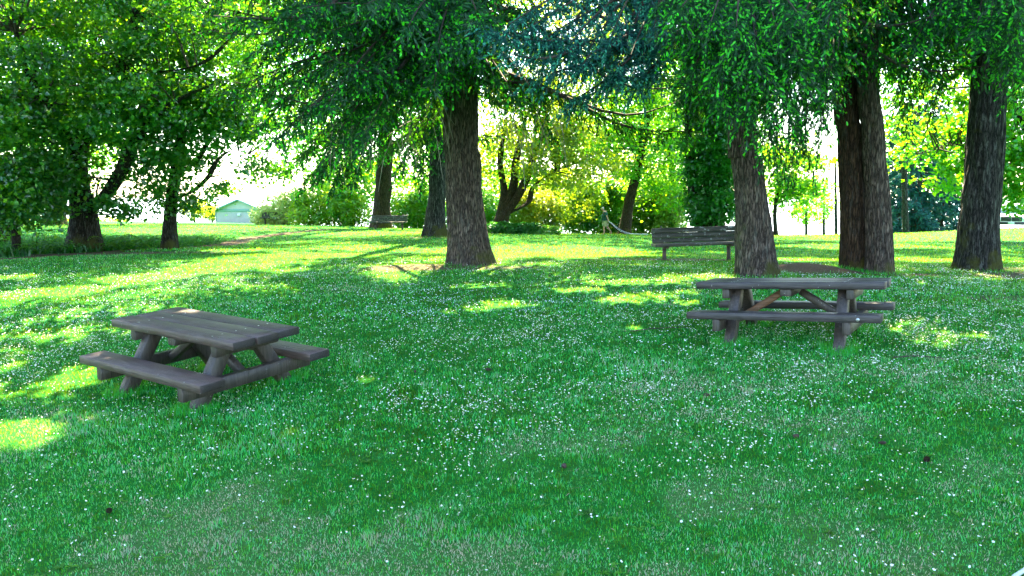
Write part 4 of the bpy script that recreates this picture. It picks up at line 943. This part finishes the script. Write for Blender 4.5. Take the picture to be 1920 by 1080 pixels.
# ------------------------------------------------------------------ trees standing farther back
def E_(u, v, y, ru, rv, ry, k):
    """a crown region given by its pixel outline at depth y"""
    s = y/F; return (P(u, v, y), (ru*s, ry, rv*s), k)
def S_(y, *pts):
    """a stem through (u, v) points at depth y; an optional third value shifts the depth"""
    return [P(p[0], p[1], y+(p[2] if len(p) > 2 else 0)) for p in pts]
def gst(u, y, *pts): return [G(u, y)]+S_(y, *pts)
GB = 'trees standing behind the lawn'

# left maples
broadleaf('big dark forked maple with two thick limbs, left side of the lawn edge', G(158, 26),
    [(gst(158, 26, (158, 410), (152, 365)), [.52, .42, .36]), (S_(26, (152, 368), (146, 300), (160, 250), (212, 190), (235, 110), (265, 0), (290, -150)), [.33, .30, .28, .24, .22, .2, .1]),
     (S_(26, (160, 400), (195, 370), (225, 325, -.5), (262, 250, -1), (330, 190, -1.5), (420, 150, -2)), [.27, .24, .22, .17, .12, .05]),
     (S_(26, (235, 120), (290, 80, .5), (325, 20, 1), (350, -80, 1)), [.16, .14, .12, .06]),
     (S_(26, (150, 310), (110, 230, -1), (60, 150, -2), (30, 60, -2)), [.18, .15, .11, .05]),
     (S_(26, (225, 140, 0), (300, 135, -1), (380, 118, -1.5), (450, 55, -2)), [.12, .10, .08, .04])],
    [((-15.5, 25.5, 15), (5, 4.5, 3.0), 220), E_(160, -60, 31.5, 300, 130, 3.5, 290), E_(120, 110, 25, 190, 130, 3.2, 120), E_(60, 250, 24.5, 120, 80, 2.4, 70), E_(240, 215, 24.5, 110, 75, 2.0, 50), E_(330, 40, 25.5, 160, 80, 2.6, 50), E_(60, -60, 26, 300, 120, 4, 110), E_(80, 330, 25, 80, 42, 1.6, 26), E_(230, 385, 25, 38, 22, .8, 7)], 31, leaf=.135, per=95, cr=.55, flare=.35, group=GB)  # high crown parts out of view are added to shade the left lawn
broadleaf('slender maple with one long low limb reaching right toward the shed', G(318, 27),
    [(gst(318, 27, (320, 395), (328, 330), (338, 270), (350, 180), (372, 90)), [.27, .20, .19, .18, .13, .06]), (S_(27, (332, 372), (362, 358), (392, 330, -.3), (408, 300, -.6), (440, 282, -1), (500, 300, -1.4)), [.11, .10, .085, .07, .05, .02]),
     (S_(27, (336, 322), (362, 308), (382, 282, -.3), (400, 250, -.5)), [.10, .09, .08, .04]), (S_(27, (338, 270), (310, 210, .4), (300, 140, .6)), [.11, .08, .04])],
    [((-9.5, 27, 14.5), (5, 4, 2.5), 170), ((-10.5, 26.5, 19.5), (4.5, 4, 2.5), 120), E_(400, -60, 31.5, 200, 110, 3, 200), E_(335, 250, 26.4, 95, 75, 1.9, 56), E_(300, 325, 26.4, 55, 50, 1.3, 24), E_(430, 240, 26, 80, 45, 1.5, 34), E_(385, 170, 26.5, 120, 70, 2.0, 70), E_(330, 385, 26.8, 26, 18, .5, 5), E_(500, 318, 25.8, 55, 16, .8, 9), E_(372, 372, 27, 20, 10, .4, 3), E_(425, 352, 26, 22, 9, .4, 3)], 32, leaf=.13, per=75, cr=.5, flare=.2, group=GB)  # unseen overhead crown masses added for shade on the left lawn
broadleaf('thin young maple at the far left edge of the lawn', G(32, 24),
    [(gst(32, 24, (30, 440), (26, 400), (22, 340), (40, 260)), [.12, .11, .10, .08, .04])],
    [E_(30, 345, 23.6, 95, 62, 1.6, 70), E_(70, 400, 23.8, 50, 22, 1.0, 14), E_(-20, 400, 23.8, 50, 40, 1.0, 20)], 33, leaf=.12, per=75, cr=.48, flare=.15, group=GB)
broadleaf('massive leaning trunk cut by the left edge of the view', G(-8, 30),
    [(gst(-8, 30, (-5, 380), (-25, 300), (-60, 180), (-60, 0)), [.52, .42, .36, .3, .15])],
    [E_(-90, 120, 29, 200, 160, 3, 130), E_(-30, 20, 30, 150, 120, 3, 60)], 34, leaf=.14, per=70, cr=.65, flare=.4, group=GB)
broadleaf('leaning bare trunk in the gap far left beyond the sunny strip', G(100, 52),
    [(gst(100, 52, (108, 385), (120, 355), (140, 300), (150, 200)), [.62, .48, .42, .3, .15]), (S_(52, (108, 380), (84, 350), (70, 300)), [.3, .25, .15])],
    [E_(60, 200, 52, 130, 120, 4, 80), E_(250, 120, 54, 190, 110, 4, 120), E_(160, 285, 53, 80, 50, 3, 34)], 35, leaf=.22, per=60, cr=1.0, group=GB, mat_l=M_BRIGHT, tbias=.1)
broadleaf('tall sunlit tree rising behind the forked maple', G(150, 42),
    [(gst(150, 42, (150, 380), (152, 250), (170, 100), (200, -100)), [.35, .3, .27, .2, .1])],
    [((-19, 38, 12.5), (8, 3.5, 1.8), 260), ((-12, 37, 13), (6, 3.5, 1.8), 230), E_(260, -170, 42, 450, 120, 6, 480), E_(240, 30, 42, 220, 140, 4, 130), E_(120, 240, 43, 120, 60, 3, 28), E_(420, -30, 42, 180, 90, 4, 80), E_(445, 90, 42, 80, 80, 3, 40)], 36, leaf=.19, per=65, cr=.85, group=GB, mat_l=M_BRIGHT)  # high flat crown masses, unseen, added to shade the undergrowth and lawn

# conifers and broadleaved trees in the middle distance
def fir2(label, u, y, vs, H, rad, cb, Lmax, nb, seed, **kw):
    return fir(label, u, y, vs, H, rad, cb, Lmax, nb, seed, **kw)

fir2('mossy old conifer trunk standing just behind the thickest one', 815, 34, [(817, 400), (820, 350), (822, 250)], 24, [.42, .38, .36, .34, .25, .15, .05], 4.6, 3.6, 44, 41, group=GB, mat_b=M_BARKD, flare=.5, flare_h=.5, step=.22, shoot=.19, sw=.05,
    extra=bg_((822, 240, 34), 1, (700, 300, 31), (740, 330, 32), (760, 285, 31), (790, 350, 32), (720, 260, 30), (850, 300, 31), (780, 310, 30.5)))
fir2('dark thick trunk behind the small distant bench', 714, 53, [(716, 390), (720, 330), (722, 250)], 30, [.72, .58, .52, .45, .35, .2, .05], 7, 5.5, 50, 42, group=GB, mat_b=M_BARKR, flare=.3, step=.3, shoot=.28, sw=.075, bl=.9,
    extra=bg_((720, 230, 53), 1, (600, 330, 47), (650, 300, 47), (560, 360, 49), (620, 360, 49), (680, 250, 46), (780, 230, 48), (570, 290, 48), (640, 345, 50), (600, 250, 46), (660, 350, 49), (590, 340, 47), (540, 320, 47), (700, 200, 46), (620, 200, 46)))
broadleaf('several-stemmed tree with dark stems spreading to the right', G(940, 46),
    [(gst(938, 46, (940, 412), (945, 400)), [.5, .42, .36]), (S_(46, (945, 404), (975, 360), (992, 320), (1010, 260)), [.34, .30, .24, .12]), (S_(46, (940, 408), (962, 350), (968, 300), (985, 220)), [.28, .24, .2, .1]),
     (S_(46, (935, 412), (945, 360), (938, 300), (950, 220)), [.24, .2, .15, .08]), (S_(46, (950, 402), (990, 380), (1000, 350), (1040, 320)), [.2, .17, .14, .06])],
    [E_(920, -170, 47, 300, 130, 6, 420), E_(1060, 300, 45, 110, 80, 3, 90), E_(1000, 220, 45.5, 120, 80, 3.5, 90), E_(1060, 370, 55, 75, 55, 2, 45), E_(930, 290, 47, 60, 60, 2, 18)], 43, leaf=.17, per=60, cr=.75, group=GB, mat_l=M_YELLOW, mat_b=M_BARKR)  # topmost crown part, unseen, added only to shade the far lawn
broadleaf('reddish leaning trunk beside the walking man', G(1170, 55),
    [(gst(1170, 55, (1178, 390), (1188, 345), (1200, 290), (1215, 200), (1220, 80)), [.42, .36, .33, .3, .22, .1])],
    [E_(1180, -120, 54, 220, 150, 6, 260), E_(1190, 240, 54, 110, 90, 4, 110), E_(1220, 130, 54, 130, 90, 4, 90), E_(1110, 270, 55, 70, 50, 3, 30), E_(1240, 330, 56, 60, 50, 3, 34)], 44, leaf=.21, per=60, cr=.9, group=GB, mat_l=M_BRIGHT, mat_b=M_BARKR, tbias=.1)  # upper crown above the view added for its shade on the lawn
broadleaf('bulky ivy-clad tree behind the large bench', G(1335, 41),
    [(gst(1335, 41, (1340, 380), (1345, 300), (1330, 200), (1330, 60)), [.55, .5, .42, .35, .2]), (S_(41, (1318, 440), (1300, 370), (1292, 250), (1296, 100), (1296, -40)), [.22, .22, .2, .18, .12])],
    [((8.5, 38.5, 23), (7, 6, 4), 480), E_(1380, -150, 41, 260, 120, 5, 300), E_(1335, 360, 40.6, 44, 75, 1.2, 90), E_(1345, 260, 40.6, 40, 80, 1.2, 80), E_(1300, 200, 40.8, 26, 160, .7, 45), E_(1320, 130, 41, 70, 90, 2, 50)], 45, leaf=.17, per=110, cr=.5, group=GB, mat_l=M_IVY)  # high outlying crown masses, unseen, added to shade the bench and lawn
broadleaf('bright green tree filling the gap behind the ivy-clad trunk', G(1262, 60),
    [(gst(1262, 60, (1264, 380), (1258, 280), (1265, 150)), [.3, .26, .2, .1])],
    [E_(1290, 200, 60, 120, 120, 4, 130), E_(1400, 200, 61, 70, 130, 4, 70), E_(1250, 350, 60, 60, 60, 3, 40)], 46, leaf=.22, per=60, cr=1.0, group=GB, mat_l=M_BRIGHT, tbias=.1)
broadleaf('small light green tree right of the mossy leaning trunk', G(1456, 50),
    [(gst(1456, 50, (1453, 400), (1458, 360), (1475, 300), (1480, 220)), [.13, .11, .10, .08, .04]), (S_(50, (1458, 360), (1500, 340), (1540, 310)), [.07, .05, .03])],
    [E_(1470, 310, 49.5, 52, 55, 2, 55), E_(1505, 345, 49.5, 48, 38, 2, 30), E_(1470, 380, 50, 35, 26, 1.4, 14), E_(1530, 300, 50, 35, 16, 1.2, 9)], 47, leaf=.18, per=60, cr=.6, group=GB, mat_l=M_BRIGHT, tbias=.2)
for i, (u, v0, v1, y, w, lab) in enumerate([(1512, 442, 350, 95, 28, 'tiny hazy green tree seen through the bright gap'), (1545, 442, 330, 100, 24, 'tiny pale tree left of the conifer pair'), (365, 421, 372, 105, 26, 'low pale round tree left of the grey shed'), (398, 421, 386, 118, 14, 'smaller pale tree touching the left wall of the grey shed')]):
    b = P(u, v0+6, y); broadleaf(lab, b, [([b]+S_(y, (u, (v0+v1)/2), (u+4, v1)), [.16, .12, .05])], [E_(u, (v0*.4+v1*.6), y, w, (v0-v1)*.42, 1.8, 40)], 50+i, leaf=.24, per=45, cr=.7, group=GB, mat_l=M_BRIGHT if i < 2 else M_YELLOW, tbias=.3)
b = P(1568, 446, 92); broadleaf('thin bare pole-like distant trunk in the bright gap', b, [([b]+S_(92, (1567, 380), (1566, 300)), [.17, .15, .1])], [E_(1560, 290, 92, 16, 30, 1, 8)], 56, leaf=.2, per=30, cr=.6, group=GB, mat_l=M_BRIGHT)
# blue-green conifers far behind on the right
for i, (u, y, vt, w, lab) in enumerate([(1685, 78, 190, 2.7, 'left one of three far blue-green conifers'), (1722, 74, 150, 3.0, 'middle one of three far blue-green conifers, the tallest'), (1765, 80, 215, 2.8, 'right one of three far blue-green conifers')]):
    b = G(u, y); b = (b[0], b[1], min(b[2], -1.8)); top = P(u, vt, y)[2]; rs = np.random.RandomState(60+i)
    conifer(lab, b, top-b[2], [b, (b[0], y, b[2]+(top-b[2])*.5), (b[0], y, top)], [.26, .18, .04], 1.0, w, 70, 60+i, mat_l=M_DARKCON, group='far blue-green conifers', flare=.2, seg=24, step=.32, shoot=.34, sw=.10, low=30, bl=.8, rough=.01, hang=.5)
broadleaf('bright yellow-green maple behind the lichen-speckled trunk', G(1985, 33),
    [(gst(1985, 33, (1980, 400), (1960, 300), (1900, 200), (1850, 100)), [.35, .3, .27, .2, .1]), (S_(33, (1960, 300), (1900, 260), (1800, 270), (1720, 290)), [.12, .09, .06, .03]), (S_(33, (1970, 380), (1930, 340), (1890, 330)), [.07, .05, .02])],
    [E_(1850, -150, 34, 280, 130, 5, 300), E_(1790, 240, 33, 100, 75, 2.5, 100), E_(1900, 290, 33, 60, 85, 2, 75), E_(1740, 130, 34, 110, 90, 3, 110), E_(1900, 130, 34, 90, 110, 3, 90), E_(1895, 375, 32.5, 30, 22, .8, 10), E_(1790, 330, 33, 34, 30, 1, 16), E_(1700, 290, 33, 35, 22, 1, 9)], 48, leaf=.17, per=65, cr=.62, group=GB, mat_l=M_BRIGHT, tbias=.12)
broadleaf('sunlit tree crown high behind the pair of trunks', G(1700, 58), [(gst(1700, 58, (1695, 300), (1690, 100)), [.22, .18, .08])],
    [E_(1680, 130, 58, 60, 120, 3, 60), E_(1600, 60, 58, 90, 90, 3, 40)], 49, leaf=.22, per=55, cr=.9, group=GB, mat_l=M_BRIGHT)
# taller wood behind the middle
for i, (u, y, env, mat, lab) in enumerate([
    (655, 70, [E_(520, 190, 70, 90, 110, 5, 80), E_(660, 345, 66, 75, 50, 3, 60), E_(620, 10, 70, 200, 90, 5, 110), E_(560, 130, 70, 150, 120, 5, 110), E_(630, 280, 70, 110, 80, 4, 80), E_(520, 30, 70, 140, 90, 5, 60)], M_BRIGHT, 'tall yellow-green tree behind the long shrubs'),
    (860, 72, [E_(830, -10, 72, 180, 90, 5, 80), E_(800, 150, 72, 150, 120, 5, 120), E_(900, 320, 72, 120, 90, 4, 120), E_(760, 340, 72, 70, 60, 4, 40)], M_BRIGHT, 'bright tree filling the space behind the thickest trunk'),
    (1040, 74, [E_(1020, 30, 74, 130, 80, 5, 50), E_(1040, 190, 74, 130, 110, 5, 110), E_(1000, 360, 74, 110, 55, 4, 60), E_(1130, 350, 74, 80, 60, 4, 50)], M_YELLOW, 'golden green tree behind the several-stemmed tree'),
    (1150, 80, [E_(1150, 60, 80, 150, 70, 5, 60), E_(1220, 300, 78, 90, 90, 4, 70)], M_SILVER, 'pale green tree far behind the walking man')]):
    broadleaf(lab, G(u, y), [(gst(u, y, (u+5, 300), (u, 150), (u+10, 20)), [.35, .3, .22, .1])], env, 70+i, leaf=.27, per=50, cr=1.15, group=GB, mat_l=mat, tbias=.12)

# hanging, sunlit boughs of a spruce in front of the golden tree
sy = 31; b = G(1062, sy); b = (b[0]+.0, sy+6, gz1(b[0], sy+6))
# ------------------------------------------------------------------ shrubs
GS = 'shrubs along the far side of the lawn'
def bx_(u, y): return G(u, y)
bush('long pale flowering shrub beside the shed', bx_(525, 63), [(0, 0, 1.2, 1.5, 1.2, 1.3), (-1.4, 0, .7, 1.0, .8, 1.0), (1.1, .3, 1.6, 1.3, 1.2, 1.3), (.2, -.5, .6, 2, 1, .8)], 81, M_SILVER, .16, 7000, GS, tb=.4)
bush('bright shrub in the middle of the long row left of the dark trunk', bx_(585, 61), [(0, 0, 1.3, 1.5, 1.2, 1.5), (1.3, .2, 1.7, 1.3, 1.2, 1.4), (-.8, .2, 1.9, .9, .8, .9), (.3, -.6, .6, 2.1, 1, .8)], 82, M_BRIGHT, .16, 6500, GS, tb=.4)
bush('bright shrub at the right end of the row beside the dark trunk', bx_(655, 60), [(0, 0, 1.2, 1.7, 1.2, 1.5), (-.5, 0, 1.9, 1.2, 1.0, 1.0)], 83, M_BRIGHT, .16, 7000, GS, tb=.4)
bush('yellow-green shrub behind the small distant bench', bx_(762, 58), [(0, 0, 1.2, 1.6, 1.1, 1.4), (1.2, 0, 1.5, 1.2, 1.0, 1.7)], 84, M_BRIGHT, .15, 9000, GS, tb=.2)
bush('low dark green hedge right of the thickest trunk', bx_(945, 45), [(0, 0, .25, 1.5, .8, .40), (1.2, .0, .25, 1.2, .7, .38)], 85, M_IVY, .10, 9000, GS)
bush('low light-leaved hedge end under the golden shrubs', bx_(1018, 45), [(0, 0, .16, 1.1, .7, .32)], 86, M_MAPLE, .10, 5000, GS, tb=.1)
bush('golden shrub behind the low hedge', bx_(1010, 52), [(0, 0, 1.3, 1.8, 1.2, 1.5), (-1.2, 0, 1.5, 1.2, 1.0, 1.3)], 87, M_YELLOW, .15, 9000, GS, tb=.1)
bush('dense green shrub left of the walking man', bx_(1082, 58), [(0, 0, 1.6, 1.8, 1.3, 1.8), (.8, 0, 2.8, 1.4, 1.2, 1.2)], 88, M_MAPLE, .16, 12000, GS, tb=.25)
bush('dense green shrub behind the walking man', bx_(1138, 60), [(0, 0, 1.6, 1.9, 1.3, 1.8), (0, 0, 3.2, 1.6, 1.2, 1.2)], 89, M_MAPLE, .16, 12000, GS, tb=.2)
bush('bluish green shrub right of the leaning trunk', bx_(1205, 61), [(0, 0, 1.5, 1.7, 1.3, 1.7), (.8, 0, 3.0, 1.4, 1.2, 1.4)], 90, M_SILVER, .16, 11000, GS, tb=-.1)
bush('pale-leaved shrub behind the left end of the large bench', bx_(1252, 60), [(0, 0, 1.3, 1.5, 1.2, 1.5), (.6, 0, 2.8, 1.3, 1.2, 1.2)], 91, M_SILVER, .16, 9000, GS, tb=.1)
bush('yellow-green shrub half behind the thickest trunk', bx_(868, 62), [(0, 0, 1.4, 1.6, 1.2, 1.7), (1.6, 0, 1.4, 1.4, 1.2, 1.6)], 92, M_BRIGHT, .16, 9000, GS, tb=.1)
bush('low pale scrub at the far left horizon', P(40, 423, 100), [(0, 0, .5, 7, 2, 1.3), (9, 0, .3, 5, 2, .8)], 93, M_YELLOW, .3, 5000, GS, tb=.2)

# ferns and rank growth under the maples
def fern_mesh(seed):
    rs = np.random.RandomState(seed); Vs, Ts, tt = [], [], []; off = 0
    for k in range(14):
        az = k*2.4+rs.rand()*.4; L = .55+.35*rs.rand(); t = np.linspace(0, 1, 14); d = np.array([math.cos(az), math.sin(az)]); rise = .45+.35*rs.rand()
        c = np.stack([d[0]*L*t, d[1]*L*t, rise*(np.sin(t*2.2))*.8*L], -1); s = np.array([-d[1], d[0], 0])
        for j in range(1, 14):
            w = .15*math.sin(math.pi*min(1, (j+1.5)/15))*1.1
            for g in (-1, 1):
                a_ = c[j]; b_ = a_+s*g*w+np.array([d[0], d[1], 0])*w*.35+[0, 0, -.03]; m_ = a_+(b_-a_)*.4
                q = np.array([d[0], d[1], 0])*.016; V = [a_-q, m_+q*1.3, b_, m_-q*1.3]; Vs += V; Ts += [(off, off+1, off+2), (off, off+2, off+3)]; off += 4; tt += [rs.rand()]*4
    return np.array(Vs), np.array(Ts), np.array(tt)
fV, fT, fA = fern_mesh(5)
fern0 = mesh_np('fern', fV, fT, M_FERN, tint=fA)
ferns = [(20, 23.6, 1.0), (75, 24.2, 1.2), (112, 25.0, .9), (205, 26.2, 1.3), (232, 25.6, 1.0), (262, 26.8, 1.2), (285, 27.3, .9), (345, 28, 1.1), (375, 28.8, .9), (405, 30.5, 1.0), (140, 27.5, 1.2), (180, 28, 1.0), (55, 27, 1.3), (250, 28.5, 1.1)]
flab = ['at the far left by the thin young maple', 'between the thin young maple and the forked maple', 'left foot of the forked maple', 'right foot of the forked maple', 'in front of the gap between both maples', 'in the middle of the gap between both maples', 'left foot of the slender maple', 'right foot of the slender maple', 'a step right of the slender maple', 'nearest the bend of the earth path', 'behind the left side of the forked maple', 'behind the right side of the forked maple', 'behind the thin young maple', 'at the back of the gap between both maples']
for i, (u, y, s) in enumerate(ferns):
    o = fern0 if i == 0 else fern0.copy()
    if i: COL.objects.link(o)
    o.location = G(u, y); o.rotation_euler = (0, 0, i*1.9); o.scale = (s, s, s)
    tag(o, 'green fern '+flab[i], 'fern', 'ferns under the maples')
def undergrowth():
    rs = np.random.RandomState(8); N = 26000; y = 23+rs.rand(N)*10; x = (-.74+rs.rand(N)*.44)*y
    d = path_d(x, y); edge = np.array([G(u, 1)[0] for u in (0,)])
    # only the far side of the path
    ang = x/y; ymin = np.interp(ang, [(-100-960)/F, (60-960)/F, (180-960)/F, (300-960)/F, (400-960)/F, (470-960)/F], [22, 23.2, 25, 28, 31.5, 35.5])
    k = (y > ymin+.4) & (y < ymin+6) & (n2(x, y, .7, 15., 3) > .40); x, y = x[k], y[k]; N = len(x)
    V, q4, t3, tt = blades(x, y, (.12+.38*rs.rand(N)**1.6), .02+.03*rs.rand(N), np.clip(.1+.5*rs.rand(N), 0, 1), rs, .8)
    tag(mesh_np('undergrowth', V, [q4, t3], M_IVY, tint=tt), 'rank green undergrowth, darkened for shade, beyond the earth path under the maples', 'undergrowth', kind='stuff')  # dark leaf colour stands in for the strip of shade under the maples
undergrowth()

# ------------------------------------------------------------------ small things on the lawn
def cone_mesh():
    rs = np.random.RandomState(4); V, Q = [], []
    n_ = 0
    for r_ in range(11):
        t = r_/10; R = .028*math.sin(math.pi*(.16+.80*t))*(1-.15*t)
        for k in range(9):
            a_ = k*6.283/9+r_*.35; c_, s_ = math.cos(a_), math.sin(a_); x = -.05+.10*t
            w = .011
            V += [(x, c_*R*.5, s_*R*.5), (x+.012, c_*R-s_*w, s_*R+c_*w), (x+.020, c_*R*1.35, s_*R*1.35), (x+.012, c_*R+s_*w, s_*R-c_*w)]; Q.append((n_, n_+1, n_+2, n_+3)); n_ += 4
    return V, Q
cV, cQ = cone_mesh(); M_CONE = plain('cone_scales', (.055, .032, .022), .8, var=.4)
cone0 = mesh_np('pine_cone', cV, np.array(cQ), M_CONE)
for i, (u, v, s, lab) in enumerate([(915, 696, 1.0, 'dark cone in the middle of the lawn between the two tables'), (1057, 879, 1.0, 'dark cone in the lower middle of the lawn'), (1325, 744, .9, 'small dark cone below the left leg of the right picnic table'),
        (1738, 866, 1.1, 'dark cone low on the right, in the straw-coloured grass'), (205, 962, 1.0, 'dark cone in the dry grass at the lower left'), (1492, 822, .9, 'small dark cone below the right picnic table, farther out'),
        (778, 700, .8, 'small dark cone left of the lawn centre'), (1655, 835, .8, 'small reddish cone among the dry grass on the right')]):
    o = cone0 if i == 0 else cone0.copy()
    if i: COL.objects.link(o)
    p = ground_at(u, v); o.location = (p[0], p[1], p[2]+.022); s *= .62; o.rotation_euler = (0, .1, i*1.3); o.scale = (s, s, s); tag(o, lab, 'cone', 'fallen cones on the lawn')
# a pale rod cuts the lower right corner
p0 = np.array(ground_at(1900, 1092)); p1 = np.array(ground_at(1990, 1036)); rod = MB(); rod.tube([p0+[0, 0, .03], (p0+p1)/2+[0, 0, .035], p1+[0, 0, .03]], .012, 10)
tag(rod.build('metal_rod', plain('pale_metal', (.45, .5, .5), .45, .3, .1), None, True), 'pale metal rod lying in the grass at the lower right corner', 'rod')
# a loose bit of bark litter and sticks near the right table
for i, (u, v, L, az, lab) in enumerate([(1235, 622, .75, .1, 'thin fallen stick left of the right picnic table'), (1722, 676, .5, -.3, 'thin fallen stick right of the right picnic table'), (560, 668, .35, .5, 'short fallen stick right of the left picnic table')]):
    p = np.array(ground_at(u, v)); d = np.array([math.cos(az), math.sin(az), 0])*L/2; q1, q2 = p-d, p+d
    q1[2] = gz1(q1[0], q1[1])+.03; q2[2] = gz1(q2[0], q2[1])+.03; m = MB(); m.tube(spline([q1, p+[0, .03, .045], q2], 7), np.linspace(.008, .004, 7), 6)
    tag(m.build('fallen_stick', M_TWIG, None, True), lab, 'stick', 'fallen sticks on the lawn')

# ------------------------------------------------------------------ trees out of view whose shade falls on the lawn
def shade_fir(label, x, y, H, seed, cb=4.0, Lmax=5.0, nb=90):
    b = (x, y, gz1(x, y)); conifer(label, b, H, [b, (x, y, b[2]+H*.5), (x, y, b[2]+H)], [.4, .28, .04], cb, Lmax, nb, seed, group='conifers beside the view', flare=.3, seg=32, step=.34, low=0, shoot=.26, sw=.07, rough=.02)
shade_fir('tall conifer outside the left edge of the view', -17, 15, 31, 201)
shade_fir('third conifer outside the left edge of the view, between the other two', -13.2, 19, 33, 205, cb=10.5, Lmax=6)
shade_fir('conifer outside the left of the view, nearer', -9.5, 8.0, 30, 202, cb=9)
shade_fir('tall conifer outside the right edge of the view', 16.5, 17.5, 31, 203)
shade_fir('conifer outside the right of the view, nearer', 11.5, 10.5, 28, 204, cb=9)

make_grass(); make_daisies(); make_weeds(); make_litter()
